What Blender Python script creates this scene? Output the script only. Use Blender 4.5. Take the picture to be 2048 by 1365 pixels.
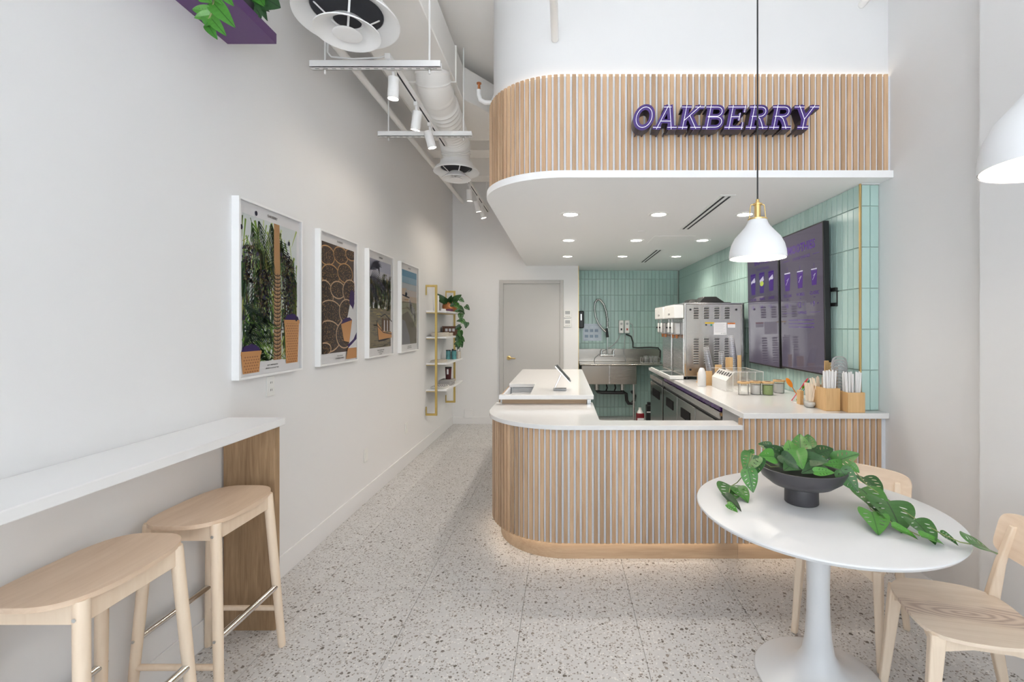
import bpy, bmesh, math, random
from mathutils import Vector, Matrix, geometry
random.seed(7)
PI = math.pi
for o in list(bpy.data.objects): bpy.data.objects.remove(o)
sc = bpy.context.scene
COL = sc.collection

# ------------------------------------------------------------------ camera
F = 930.0; VX = 1125.0; VY = 652.0; HC = 1.55       # focal length / vanishing point in 2048x1365 px, eye height in m
cam_d = bpy.data.cameras.new('camera'); cam = bpy.data.objects.new('camera', cam_d); COL.objects.link(cam)
cam.location = (0, 0, HC); cam.rotation_euler = (PI/2, 0, 0)
cam_d.sensor_width = 36; cam_d.lens = F/2048*36
cam_d.shift_x = (1024-VX)/2048; cam_d.shift_y = (VY-682.5)/2048
cam_d.clip_start = 0.02
sc.camera = cam
def PX(X, Y, d): return Vector(((X-VX)/F*d, d, HC-(Y-VY)/F*d))

# ------------------------------------------------------------------ world, daylight, exposure
w = bpy.data.worlds.new('overcast_sky'); sc.world = w; w.use_nodes = True
bg = w.node_tree.nodes['Background']; bg.inputs[0].default_value = (0.84, 0.93, 1.0, 1); bg.inputs[1].default_value = 2.4
sc.view_settings.view_transform = 'Standard'; sc.view_settings.look = 'None'
sc.view_settings.exposure = 0.12; sc.view_settings.gamma = 1.0; sc.view_settings.use_curve_mapping = False
try:
    sc.cycles.use_denoising = True; sc.cycles.max_bounces = 10; sc.cycles.diffuse_bounces = 7; sc.cycles.glossy_bounces = 3; sc.cycles.transparent_max_bounces = 16; sc.cycles.adaptive_threshold = .02
    sc.cycles.sample_clamp_indirect = 8; sc.cycles.caustics_reflective = False; sc.cycles.caustics_refractive = False
except Exception: pass
ld = bpy.data.lights.new('storefront_portal', 'AREA'); ld.shape = 'RECTANGLE'; ld.size = 3.8; ld.size_y = 3.9
lo = bpy.data.objects.new('storefront_portal', ld); COL.objects.link(lo)
lo.location = (0.18, -1.57, 2.0); lo.rotation_euler = (PI/2, 0, 0)
ld.cycles.is_portal = True
# added sun behind the building: it only lights the pavement, which bounces light indoors
sd0 = bpy.data.lights.new('sun', 'SUN'); sd0.energy = 48; sd0.angle = .01; sd0.color = (.96, .98, 1)
so0 = bpy.data.objects.new('sun', sd0); COL.objects.link(so0); so0.rotation_euler = Vector((.15, -.55, -.82)).to_track_quat('-Z', 'Y').to_euler()

# ------------------------------------------------------------------ materials
MATS = {}
def new_mat(name):
    m = bpy.data.materials.new(name); m.use_nodes = True; MATS[name] = m
    nt = m.node_tree; return m, nt, nt.nodes['Principled BSDF']
def mat(name, col, rough=.5, metal=0, emit=None, es=0, noise=0, nscale=40, bump=0, bscale=200, spec=.5, trans=0, coat=0, sub=0):
    m, nt, p = new_mat(name); N = nt.nodes; L = nt.links
    p.inputs['Base Color'].default_value = (*col, 1); p.inputs['Roughness'].default_value = rough
    p.inputs['Metallic'].default_value = metal; p.inputs['Specular IOR Level'].default_value = spec
    p.inputs['Transmission Weight'].default_value = trans; p.inputs['Coat Weight'].default_value = coat
    if emit: p.inputs['Emission Color'].default_value = (*emit, 1); p.inputs['Emission Strength'].default_value = es
    if noise or bump:
        tc = N.new('ShaderNodeTexCoord')
        if noise:
            n = N.new('ShaderNodeTexNoise'); n.inputs['Scale'].default_value = nscale; n.inputs['Detail'].default_value = 4
            L.new(tc.outputs['Object'], n.inputs['Vector'])
            r = N.new('ShaderNodeMix'); r.data_type = 'RGBA'
            r.inputs['A'].default_value = (*[c*(1-noise) for c in col], 1); r.inputs['B'].default_value = (*[min(1, c*(1+noise)) for c in col], 1)
            L.new(n.outputs['Fac'], r.inputs['Factor']); L.new(r.outputs['Result'], p.inputs['Base Color'])
        if bump:
            n2 = N.new('ShaderNodeTexNoise'); n2.inputs['Scale'].default_value = bscale; n2.inputs['Detail'].default_value = 3
            L.new(tc.outputs['Object'], n2.inputs['Vector'])
            b = N.new('ShaderNodeBump'); b.inputs['Strength'].default_value = bump; b.inputs['Distance'].default_value = .002
            L.new(n2.outputs['Fac'], b.inputs['Height']); L.new(b.outputs['Normal'], p.inputs['Normal'])
    return m
def wood(name, c1, c2, axis='Z', stretch=14, scale=9, rough=.45, tint=.0, rings=.0, fine=.5):
    m, nt, p = new_mat(name); N = nt.nodes; L = nt.links
    tc = N.new('ShaderNodeTexCoord'); oi = N.new('ShaderNodeObjectInfo')
    mp = N.new('ShaderNodeMapping'); s = [stretch, stretch, stretch]; s['XYZ'.index(axis)] = 1.0
    mp.inputs['Scale'].default_value = s
    add = N.new('ShaderNodeVectorMath'); add.operation = 'ADD'
    sc_ = N.new('ShaderNodeVectorMath'); sc_.operation = 'SCALE'; sc_.inputs[0].default_value = (17.3, 9.1, 23.7)
    L.new(oi.outputs['Random'], sc_.inputs['Scale']); L.new(tc.outputs['Object'], mp.inputs['Vector'])
    L.new(mp.outputs['Vector'], add.inputs[0]); L.new(sc_.outputs['Vector'], add.inputs[1])
    n = N.new('ShaderNodeTexNoise'); n.inputs['Scale'].default_value = scale; n.inputs['Detail'].default_value = 6; n.inputs['Distortion'].default_value = .8
    L.new(add.outputs['Vector'], n.inputs['Vector'])
    n2 = N.new('ShaderNodeTexNoise'); n2.inputs['Scale'].default_value = scale*.18; n2.inputs['Detail'].default_value = 2
    L.new(add.outputs['Vector'], n2.inputs['Vector'])
    ma = N.new('ShaderNodeMath'); ma.operation = 'MULTIPLY_ADD'; ma.inputs[1].default_value = fine; L.new(n.outputs['Fac'], ma.inputs[0])
    mb_ = N.new('ShaderNodeMath'); mb_.operation = 'MULTIPLY'; mb_.inputs[1].default_value = 1-fine; L.new(n2.outputs['Fac'], mb_.inputs[0])
    L.new(mb_.outputs[0], ma.inputs[2])
    cr = N.new('ShaderNodeValToRGB'); cr.color_ramp.elements[0].position = .32; cr.color_ramp.elements[1].position = .68
    cr.color_ramp.elements[0].color = (*c1, 1); cr.color_ramp.elements[1].color = (*c2, 1)
    L.new(ma.outputs[0], cr.inputs['Fac'])
    hv = N.new('ShaderNodeHueSaturation')
    mr = N.new('ShaderNodeMapRange'); mr.inputs['To Min'].default_value = 1-tint; mr.inputs['To Max'].default_value = 1+tint
    L.new(oi.outputs['Random'], mr.inputs['Value']); L.new(mr.outputs['Result'], hv.inputs['Value'])
    L.new(cr.outputs['Color'], hv.inputs['Color']); L.new(hv.outputs['Color'], p.inputs['Base Color'])
    p.inputs['Roughness'].default_value = rough
    return m
def clear(name, col=(1, 1, 1), fac=.16, diff=.3, ior=1.3):
    m = bpy.data.materials.new(name); m.use_nodes = True; MATS[name] = m
    nt = m.node_tree; N = nt.nodes; L = nt.links; N.remove(N['Principled BSDF']); out = N['Material Output']
    t = N.new('ShaderNodeBsdfTransparent'); t.inputs[0].default_value = (*col, 1)
    g = N.new('ShaderNodeBsdfGlossy'); g.inputs['Roughness'].default_value = .08
    d = N.new('ShaderNodeBsdfDiffuse'); d.inputs[0].default_value = (*col, 1)
    fr = N.new('ShaderNodeFresnel'); fr.inputs[0].default_value = ior
    mx0 = N.new('ShaderNodeMixShader'); mx0.inputs[0].default_value = diff; L.new(g.outputs[0], mx0.inputs[1]); L.new(d.outputs[0], mx0.inputs[2])
    ad = N.new('ShaderNodeMath'); ad.operation = 'ADD'; ad.inputs[1].default_value = fac; ad.use_clamp = True; L.new(fr.outputs[0], ad.inputs[0])
    mx = N.new('ShaderNodeMixShader'); L.new(ad.outputs[0], mx.inputs[0]); L.new(t.outputs[0], mx.inputs[1]); L.new(mx0.outputs[0], mx.inputs[2])
    L.new(mx.outputs[0], out.inputs[0]); return m
def terrazzo(name):
    m, nt, p = new_mat(name); N = nt.nodes; L = nt.links
    tc = N.new('ShaderNodeNewGeometry')
    nz = N.new('ShaderNodeTexNoise'); nz.inputs['Scale'].default_value = 60; L.new(tc.outputs['Position'], nz.inputs['Vector'])
    ofs = N.new('ShaderNodeVectorMath'); ofs.operation = 'SCALE'; ofs.inputs['Scale'].default_value = .012; L.new(nz.outputs['Color'], ofs.inputs[0])
    ad = N.new('ShaderNodeVectorMath'); ad.operation = 'ADD'; L.new(tc.outputs['Position'], ad.inputs[0]); L.new(ofs.outputs[0], ad.inputs[1])
    cur = None
    bz = N.new('ShaderNodeTexNoise'); bz.inputs['Scale'].default_value = 7; bz.inputs['Detail'].default_value = 6; L.new(tc.outputs['Position'], bz.inputs['Vector'])
    base = N.new('ShaderNodeMix'); base.data_type = 'RGBA'; base.inputs['A'].default_value = (.53, .52, .51, 1); base.inputs['B'].default_value = (.63, .62, .615, 1)
    L.new(bz.outputs['Fac'], base.inputs['Factor']); cur = base.outputs['Result']
    for sc_, keep, size, cols in ((100, .42, .5, [(.72, .70, .675), (.36, .33, .30), (.29, .262, .24)]), (50, .56, .46, [(.12, .10, .085), (.27, .23, .20), (.19, .165, .145)])):
        v = N.new('ShaderNodeTexVoronoi'); v.inputs['Scale'].default_value = sc_; L.new(ad.outputs[0], v.inputs['Vector'])
        sp = N.new('ShaderNodeSeparateColor'); L.new(v.outputs['Color'], sp.inputs[0])
        g1 = N.new('ShaderNodeMath'); g1.operation = 'GREATER_THAN'; g1.inputs[1].default_value = keep; L.new(sp.outputs[0], g1.inputs[0])
        sz = N.new('ShaderNodeMath'); sz.operation = 'MULTIPLY'; sz.inputs[1].default_value = size*1.25; L.new(sp.outputs[2], sz.inputs[0])
        g2 = N.new('ShaderNodeMath'); g2.operation = 'LESS_THAN'; L.new(v.outputs['Distance'], g2.inputs[0]); L.new(sz.outputs[0], g2.inputs[1])
        mm = N.new('ShaderNodeMath'); mm.operation = 'MULTIPLY'; L.new(g1.outputs[0], mm.inputs[0]); L.new(g2.outputs[0], mm.inputs[1])
        cr = N.new('ShaderNodeValToRGB'); cr.color_ramp.interpolation = 'CONSTANT'
        cr.color_ramp.elements[0].color = (*cols[0], 1); cr.color_ramp.elements[1].color = (*cols[1], 1); cr.color_ramp.elements[1].position = .35
        e = cr.color_ramp.elements.new(.7); e.color = (*cols[2], 1); L.new(sp.outputs[1], cr.inputs['Fac'])
        mx = N.new('ShaderNodeMix'); mx.data_type = 'RGBA'; L.new(mm.outputs[0], mx.inputs['Factor']); L.new(cur, mx.inputs['A']); L.new(cr.outputs[0], mx.inputs['B'])
        cur = mx.outputs['Result']
    L.new(cur, p.inputs['Base Color']); p.inputs['Roughness'].default_value = .42
    return m
def steel(name, col=(.62, .61, .6), rough=.25):
    m, nt, p = new_mat(name); N = nt.nodes; L = nt.links
    tc = N.new('ShaderNodeTexCoord'); mp = N.new('ShaderNodeMapping'); mp.inputs['Scale'].default_value = (2, 2, 160)
    n = N.new('ShaderNodeTexNoise'); n.inputs['Scale'].default_value = 3; L.new(tc.outputs['Object'], mp.inputs[0]); L.new(mp.outputs[0], n.inputs['Vector'])
    mr = N.new('ShaderNodeMapRange'); mr.inputs['To Min'].default_value = rough*.75; mr.inputs['To Max'].default_value = rough*1.3
    L.new(n.outputs['Fac'], mr.inputs['Value']); L.new(mr.outputs['Result'], p.inputs['Roughness'])
    p.inputs['Base Color'].default_value = (*col, 1); p.inputs['Metallic'].default_value = 1
    return m
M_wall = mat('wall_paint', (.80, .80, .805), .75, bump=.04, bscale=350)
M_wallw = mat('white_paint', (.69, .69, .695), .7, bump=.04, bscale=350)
M_ceil = mat('ceiling_paint', (.92, .905, .885), .8, noise=.03, nscale=3)
M_soffit = mat('soffit_paint', (.92, .92, .925), .6, bump=.03, bscale=300)
M_duct = mat('duct_paint', (.88, .87, .85), .55)
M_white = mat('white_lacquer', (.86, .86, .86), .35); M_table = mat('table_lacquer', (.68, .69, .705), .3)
M_whitem = mat('white_metal', (.88, .88, .88), .3)
M_quartz = mat('quartz', (.74, .735, .73), .12, noise=.02, nscale=30)
M_terr = terrazzo('terrazzo')
M_grout = mat('floor_grout', (.36, .34, .31), .8)
M_slat = wood('oak_slat', (.385, .24, .14), (.585, .405, .255), 'Z', 16, 5, .5, .14, fine=.45)
M_oakh = wood('oak_kick', (.42, .29, .185), (.56, .41, .275), 'X', 16, 6, .5, .05)
M_oakp = wood('oak_panel', (.22, .135, .07), (.42, .285, .165), 'Z', 14, 5, .55, .05, fine=.55)
M_ash = wood('pale_ash', (.72, .58, .445), (.83, .70, .56), 'Z', 10, 5, .45, .04)
M_seat = wood('beech_veneer', (.63, .46, .325), (.74, .575, .43), 'Y', 12, 4, .4, .03)
M_birch = wood('birch', (.74, .58, .43), (.82, .68, .53), 'Z', 10, 4, .4, .02)
M_ashseat = wood('ash_seat_grain', (.56, .42, .33), (.84, .71, .575), 'Y', 9, 1.9, .4, .03, fine=.25)
def seat_grain(name):
    m = wood(name, (.70, .56, .43), (.84, .715, .585), 'Y', 10, 5, .4, .02); nt = m.node_tree; N = nt.nodes; L = nt.links; p = N['Principled BSDF']
    src = p.inputs['Base Color'].links[0].from_socket
    tc = N.new('ShaderNodeTexCoord'); mp = N.new('ShaderNodeMapping'); mp.inputs['Scale'].default_value = (1, .22, 1); L.new(tc.outputs['Object'], mp.inputs[0])
    wv = N.new('ShaderNodeTexWave'); wv.wave_type = 'RINGS'; wv.rings_direction = 'Z'; wv.inputs['Scale'].default_value = 22; wv.inputs['Distortion'].default_value = 5; wv.inputs['Detail'].default_value = 2; wv.inputs['Detail Scale'].default_value = 1.2
    L.new(mp.outputs[0], wv.inputs['Vector'])
    sx = N.new('ShaderNodeSeparateXYZ'); L.new(tc.outputs['Object'], sx.inputs[0])
    nz = N.new('ShaderNodeTexNoise'); nz.inputs['Scale'].default_value = 6; L.new(tc.outputs['Object'], nz.inputs['Vector'])
    ad = N.new('ShaderNodeMath'); ad.operation = 'MULTIPLY_ADD'; ad.inputs[1].default_value = .12; L.new(nz.outputs['Fac'], ad.inputs[0]); L.new(sx.outputs[0], ad.inputs[2])
    sb = N.new('ShaderNodeMath'); sb.operation = 'SUBTRACT'; sb.inputs[1].default_value = .055; L.new(ad.outputs[0], sb.inputs[0])
    ab = N.new('ShaderNodeMath'); ab.operation = 'ABSOLUTE'; L.new(sb.outputs[0], ab.inputs[0])
    mr = N.new('ShaderNodeMapRange'); mr.interpolation_type = 'SMOOTHSTEP'; mr.inputs['From Min'].default_value = .03; mr.inputs['From Max'].default_value = .075; mr.inputs['To Min'].default_value = 1; mr.inputs['To Max'].default_value = .08; L.new(ab.outputs[0], mr.inputs['Value'])
    pw = N.new('ShaderNodeMath'); pw.operation = 'POWER'; pw.inputs[1].default_value = 1.6; L.new(wv.outputs['Fac'], pw.inputs[0])
    a2 = N.new('ShaderNodeMath'); a2.operation = 'MULTIPLY_ADD'; a2.inputs[1].default_value = .65; a2.inputs[2].default_value = .25; L.new(pw.outputs[0], a2.inputs[0])
    mu = N.new('ShaderNodeMath'); mu.operation = 'MULTIPLY'; L.new(mr.outputs['Result'], mu.inputs[0]); L.new(a2.outputs[0], mu.inputs[1])
    mx = N.new('ShaderNodeMix'); mx.data_type = 'RGBA'; mx.inputs['B'].default_value = (.42, .30, .24, 1); L.new(mu.outputs[0], mx.inputs['Factor']); L.new(src, mx.inputs['A']); L.new(mx.outputs['Result'], p.inputs['Base Color'])
    return m
M_ashseat = seat_grain('ash_seat_figure')
M_bamboo = wood('bamboo', (.52, .31, .13), (.68, .45, .22), 'Z', 20, 5, .45, .08)
M_back = mat('silver_backing', (.70, .725, .775), .4, noise=.16, nscale=260)
M_brass = mat('brass', (.72, .52, .22), .32, 1)
M_gold = mat('gold_metal', (.62, .46, .16), .35, .85)
M_chrome = mat('chrome', (.75, .75, .74), .12, 1)
M_shade = mat('shade_enamel', (.74, .75, .765), .4); M_sink = steel('sink_steel', (.46, .43, .39), .24); M_steel = steel('stainless'); M_steelw = steel('stainless_warm', (.60, .57, .53), .22)
M_steeld = steel('stainless_dark', (.40, .395, .38), .2)
M_black = mat('black_plastic', (.012, .012, .013), .35)
M_blackr = mat('black_rubber', (.02, .02, .02), .6)
M_matt = mat('matt_black', (.006, .006, .007), .7, spec=.15); M_dark = mat('dark_void', (.03, .032, .04), .8)
M_bowl = mat('charcoal_ceramic', (.055, .052, .058), .42, noise=.15, nscale=20)
M_door = mat('grey_door_paint', (.52, .51, .495), .5)
M_frame = mat('door_frame_paint', (.50, .49, .475), .5)
M_grey = mat('grey_laminate', (.42, .43, .44), .5)
M_plas = mat('white_plastic', (.82, .82, .80), .4)
M_purple = mat('purple_lacquer', (.105, .045, .15), .45)
M_pfilm = mat('purple_film', (.07, .015, .17), .2, noise=.6, nscale=30)
M_copper = mat('copper_pot', (.50, .20, .08), .3, .7, noise=.25, nscale=12)
M_signf = mat('sign_purple', (.048, .018, .155), .35)
M_signs = mat('sign_side', (.010, .006, .018), .3)
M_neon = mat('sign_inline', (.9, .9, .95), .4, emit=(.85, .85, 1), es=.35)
M_led = mat('led_warm', (1, .8, .55), .5, emit=(1, .82, .62), es=9)
M_ledc = mat('led_cove', (1, .85, .65), .5, emit=(1, .84, .66), es=5)
M_lamp = mat('lamp_lens', (1, .97, .92), .5, emit=(1, .93, .82), es=22)
M_lampin = mat('shade_inside', (.9, .88, .85), .5)
M_bulb = mat('bulb', (1, .95, .9), .5, emit=(1, .86, .7), es=14)
M_spot = mat('spot_lens', (1, .97, .92), .5, emit=(1, .92, .8), es=25)
M_clear = clear('clear_plastic'); M_glass = clear('clear_glass', (.98, .985, .98), .05, .3, 1.2)
M_cup = clear('cup_plastic', (.98, .98, .99), .07, .6, 1.25)
M_acry = clear('acrylic', (.995, .995, .99), .010, .7, 1.06); M_pane = clear('poster_glazing', (1, 1, 1), .015, 0, 1.10)
M_acryw = clear('frosted_acrylic', (.95, .94, .92), .45, .8)
def tilem(name):
    m, nt, p = new_mat(name); N = nt.nodes; L = nt.links
    oi = N.new('ShaderNodeObjectInfo'); cr = N.new('ShaderNodeValToRGB')
    cr.color_ramp.elements[0].color = (.38, .535, .495, 1); cr.color_ramp.elements[1].color = (.44, .60, .56, 1)
    L.new(oi.outputs['Random'], cr.inputs['Fac']); L.new(cr.outputs[0], p.inputs['Base Color'])
    tc = N.new('ShaderNodeTexCoord'); n2 = N.new('ShaderNodeTexNoise'); n2.inputs['Scale'].default_value = 14; L.new(tc.outputs['Object'], n2.inputs['Vector'])
    b = N.new('ShaderNodeBump'); b.inputs['Strength'].default_value = .08; b.inputs['Distance'].default_value = .01; L.new(n2.outputs['Fac'], b.inputs['Height']); L.new(b.outputs[0], p.inputs['Normal'])
    p.inputs['Roughness'].default_value = .22; return m
M_tile = tilem('sage_tile'); M_tgrout = mat('tile_grout', (.45, .53, .49), .8)
def leafm(name, c1, c2):
    m, nt, p = new_mat(name); N = nt.nodes; L = nt.links
    tc = N.new('ShaderNodeTexCoord'); w_ = N.new('ShaderNodeTexWave'); w_.wave_type = 'BANDS'; w_.bands_direction = 'Y'
    w_.inputs['Scale'].default_value = 2.2; w_.inputs['Distortion'].default_value = 1.5; L.new(tc.outputs['Object'], w_.inputs['Vector'])
    oi = N.new('ShaderNodeObjectInfo'); mr = N.new('ShaderNodeMath'); mr.operation = 'MULTIPLY_ADD'; mr.inputs[1].default_value = .75
    mm = N.new('ShaderNodeMath'); mm.operation = 'MULTIPLY'; mm.inputs[1].default_value = .12; L.new(w_.outputs['Fac'], mm.inputs[0])
    L.new(oi.outputs['Random'], mr.inputs[0]); L.new(mm.outputs[0], mr.inputs[2])
    mx = N.new('ShaderNodeMix'); mx.data_type = 'RGBA'; mx.inputs['A'].default_value = (*c1, 1); mx.inputs['B'].default_value = (*c2, 1)
    L.new(mr.outputs[0], mx.inputs['Factor'])
    sx = N.new('ShaderNodeSeparateXYZ'); L.new(tc.outputs['Object'], sx.inputs[0]); ab = N.new('ShaderNodeMath'); ab.operation = 'ABSOLUTE'; L.new(sx.outputs[0], ab.inputs[0])
    lt = N.new('ShaderNodeMath'); lt.operation = 'LESS_THAN'; lt.inputs[1].default_value = .013; L.new(ab.outputs[0], lt.inputs[0])
    m2_ = N.new('ShaderNodeMix'); m2_.data_type = 'RGBA'; L.new(lt.outputs[0], m2_.inputs['Factor']); L.new(mx.outputs['Result'], m2_.inputs['A']); m2_.inputs['B'].default_value = (*[c*.55 for c in c1], 1)
    L.new(m2_.outputs['Result'], p.inputs['Base Color'])
    p.inputs['Roughness'].default_value = .38; return m
M_leaf = leafm('leaf_green', (.014, .07, .013), (.06, .21, .028))
M_leafb = leafm('leaf_bright', (.038, .165, .02), (.085, .265, .038))
M_leafd = leafm('leaf_dark', (.012, .045, .012), (.03, .10, .025))
M_vein = mat('leaf_vein', (.03, .10, .02), .5)
M_stem = mat('vine_stem', (.20, .24, .09), .6)
M_soil = mat('dark_moss', (.012, .018, .01), .9)
def flat(name, col, rough=.6): return MATS.get(name) or mat(name, col, rough)

# ------------------------------------------------------------------ mesh builder
class MB:
    def __init__(s): s.v = []; s.f = []; s.m = []; s.cur = 0
    def add(s, vs, fs):
        b = len(s.v); s.v += [Vector(p) for p in vs]
        for f in fs: s.f.append([b+i for i in f]); s.m.append(s.cur)
        return s
    def box(s, x0, x1, y0, y1, z0, z1):
        x0, x1 = min(x0, x1), max(x0, x1); y0, y1 = min(y0, y1), max(y0, y1); z0, z1 = min(z0, z1), max(z0, z1)
        return s.add([(x0,y0,z0),(x1,y0,z0),(x1,y1,z0),(x0,y1,z0),(x0,y0,z1),(x1,y0,z1),(x1,y1,z1),(x0,y1,z1)],
                     [(0,3,2,1),(4,5,6,7),(0,1,5,4),(1,2,6,5),(2,3,7,6),(3,0,4,7)])
    def prism(s, poly, z0, z1):
        n = len(poly)
        a = sum(poly[i][0]*poly[(i+1) % n][1]-poly[(i+1) % n][0]*poly[i][1] for i in range(n))
        if a < 0: poly = poly[::-1]
        vs = [(x, y, z0) for x, y in poly]+[(x, y, z1) for x, y in poly]
        return s.add(vs, [tuple(range(n))[::-1], tuple(range(n, 2*n))]+[(i, (i+1) % n, n+(i+1) % n, n+i) for i in range(n)])
    def cyl(s, p0, p1, r0, r1=None, n=16, cap=True):
        r1 = r0 if r1 is None else r1; p0 = Vector(p0); p1 = Vector(p1); d = (p1-p0).normalized()
        a = d.orthogonal().normalized(); b = d.cross(a)
        vs = [p0+(a*math.cos(t)+b*math.sin(t))*r0 for t in [2*PI*i/n for i in range(n)]]+[p1+(a*math.cos(t)+b*math.sin(t))*r1 for t in [2*PI*i/n for i in range(n)]]
        fs = [(i, (i+1) % n, n+(i+1) % n, n+i) for i in range(n)]
        if cap: fs += [tuple(range(n))[::-1], tuple(range(n, 2*n))]
        return s.add(vs, fs)
    def tube(s, path, r, n=10, cap=True):
        path = [Vector(p) for p in path]; k = len(path); rs = r if isinstance(r, (list, tuple)) else [r]*k
        d0 = (path[1]-path[0]).normalized(); a = d0.orthogonal().normalized(); vs = []
        for i, p in enumerate(path):
            d = (path[min(i+1, k-1)]-path[max(i-1, 0)]).normalized()
            a = (a-d*a.dot(d)); a = a.normalized() if a.length > 1e-6 else d.orthogonal().normalized(); b = d.cross(a)
            vs += [p+(a*math.cos(2*PI*j/n)+b*math.sin(2*PI*j/n))*rs[i] for j in range(n)]
        fs = [(i*n+j, i*n+(j+1) % n, (i+1)*n+(j+1) % n, (i+1)*n+j) for i in range(k-1) for j in range(n)]
        if cap: fs += [tuple(range(n))[::-1], tuple(range((k-1)*n, k*n))]
        return s.add(vs, fs)
    def lathe(s, prof, c=(0, 0, 0), n=32, M=None):
        c = Vector(c); k = len(prof); vs = []
        for r, z in prof:
            for j in range(n):
                p = Vector((r*math.cos(2*PI*j/n), r*math.sin(2*PI*j/n), z)); vs.append(c+(M @ p if M else p))
        fs = [(i*n+j, i*n+(j+1) % n, (i+1)*n+(j+1) % n, (i+1)*n+j) for i in range(k-1) for j in range(n)]
        if prof[0][0] > 1e-6: fs.append(tuple(range(n))[::-1])
        if prof[-1][0] > 1e-6: fs.append(tuple(range((k-1)*n, k*n)))
        return s.add(vs, fs)
    def lathe_open(s, prof, c=(0, 0, 0), n=32, M=None):
        b = len(s.f); s.lathe(prof, c, n, M)
        while len(s.f) > b+(len(prof)-1)*n: s.f.pop(); s.m.pop()
        return s
    def bar(s, p0, p1, wx, wy, up=(0, 0, 1), w1=None):
        p0 = Vector(p0); p1 = Vector(p1); d = (p1-p0).normalized(); u = Vector(up); a = d.cross(u)
        a = a.normalized() if a.length > 1e-5 else d.orthogonal().normalized(); b = a.cross(d).normalized()
        w1 = w1 or (wx, wy); vs = []
        for p, (ww, hh) in ((p0, (wx, wy)), (p1, w1)):
            vs += [p+a*sx*ww/2+b*sy*hh/2 for sx, sy in ((-1,-1),(1,-1),(1,1),(-1,1))]
        return s.add(vs, [(3,2,1,0),(4,5,6,7),(0,1,5,4),(1,2,6,5),(2,3,7,6),(3,0,4,7)])
    def tf(s, M, start=0):
        for i in range(start, len(s.v)): s.v[i] = M @ s.v[i]
        return s
    def build(s, name, ms, parent=None, loc=None, smooth=0, bevel=0, seg=2, world=False, fixn=True):
        me = bpy.data.meshes.new(name)
        off = Vector((0, 0, 0))
        if world and parent is not None: off = Vector(parent.location)
        elif loc == 'base' and parent is None:
            xs = [v.x for v in s.v]; ys = [v.y for v in s.v]; off = Vector(((min(xs)+max(xs))/2, (min(ys)+max(ys))/2, min(v.z for v in s.v)))
        me.from_pydata([tuple(v-off) for v in s.v], [], s.f)
        ms = ms if isinstance(ms, (list, tuple)) else [ms]
        for m in ms: me.materials.append(m)
        if len(ms) > 1: me.polygons.foreach_set('material_index', s.m)
        if fixn:
            bm = bmesh.new(); bm.from_mesh(me); bmesh.ops.recalc_face_normals(bm, faces=bm.faces); bm.to_mesh(me); bm.free()
        if smooth:
            me.polygons.foreach_set('use_smooth', [True]*len(me.polygons)); me.set_sharp_from_angle(angle=math.radians(smooth if smooth > 1 else 40))
        o = bpy.data.objects.new(name, me); COL.objects.link(o)
        if parent is not None: o.parent = parent
        elif loc == 'base': o.location = off
        elif loc is not None: o.location = loc
        if bevel:
            b = o.modifiers.new('bevel', 'BEVEL'); b.width = bevel; b.segments = seg; b.limit_method = 'ANGLE'; b.angle_limit = .7
            me.polygons.foreach_set('use_smooth', [True]*len(me.polygons)); me.set_sharp_from_angle(angle=math.radians(35))
        return o
def tag(o, label=None, cat=None, group=None, kind=None):
    if label: o['label'] = label
    if cat: o['category'] = cat
    if group: o['group'] = group
    if kind: o['kind'] = kind
    return o
def thing(name, label, cat, loc=(0, 0, 0), rz=0, group=None):
    o = bpy.data.objects.new(name, None); COL.objects.link(o); o.location = loc; o.rotation_euler = (0, 0, rz); o.empty_display_size = .05
    return tag(o, label, cat, group)
def struct(o): o['kind'] = 'structure'; return o
def copy_tree(o, parent=None, loc=None, rz=None, label=None):
    c = o.copy(); COL.objects.link(c); c.parent = parent
    if loc is not None: c.location = loc
    if rz is not None: c.rotation_euler = (0, 0, rz)
    if label: c['label'] = label
    for ch in [x for x in KIDS(o)]: copy_tree(ch, c)
    return c
def KIDS(o): return [x for x in bpy.data.objects if x.parent == o]
def link_copy(o, parent, loc=None, M=None):
    c = o.copy(); COL.objects.link(c); c.parent = parent
    if M is not None: c.matrix_local = M
    elif loc is not None: c.location = loc
    return c
TEXT = {}
def text_geo(body, bold=0, spacing=1.0):
    key = (body, bold, spacing)
    if key not in TEXT:
        cu = bpy.data.curves.new('t', 'FONT'); cu.body = body; cu.size = 1; cu.offset = bold; cu.resolution_u = 2; cu.space_character = spacing
        ob = bpy.data.objects.new('t', cu); me = ob.to_mesh()
        vs = [tuple(v.co) for v in me.vertices]; fs = [tuple(p.vertices) for p in me.polygons]
        ob.to_mesh_clear(); bpy.data.objects.remove(ob); bpy.data.curves.remove(cu)
        x0 = min(v[0] for v in vs); x1 = max(v[0] for v in vs); y0 = min(v[1] for v in vs); y1 = max(v[1] for v in vs)
        TEXT[key] = ([((x-(x0+x1)/2), y-(y0+y1)/2) for x, y, z in vs], fs, x1-x0, y1-y0)
    return TEXT[key]
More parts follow.
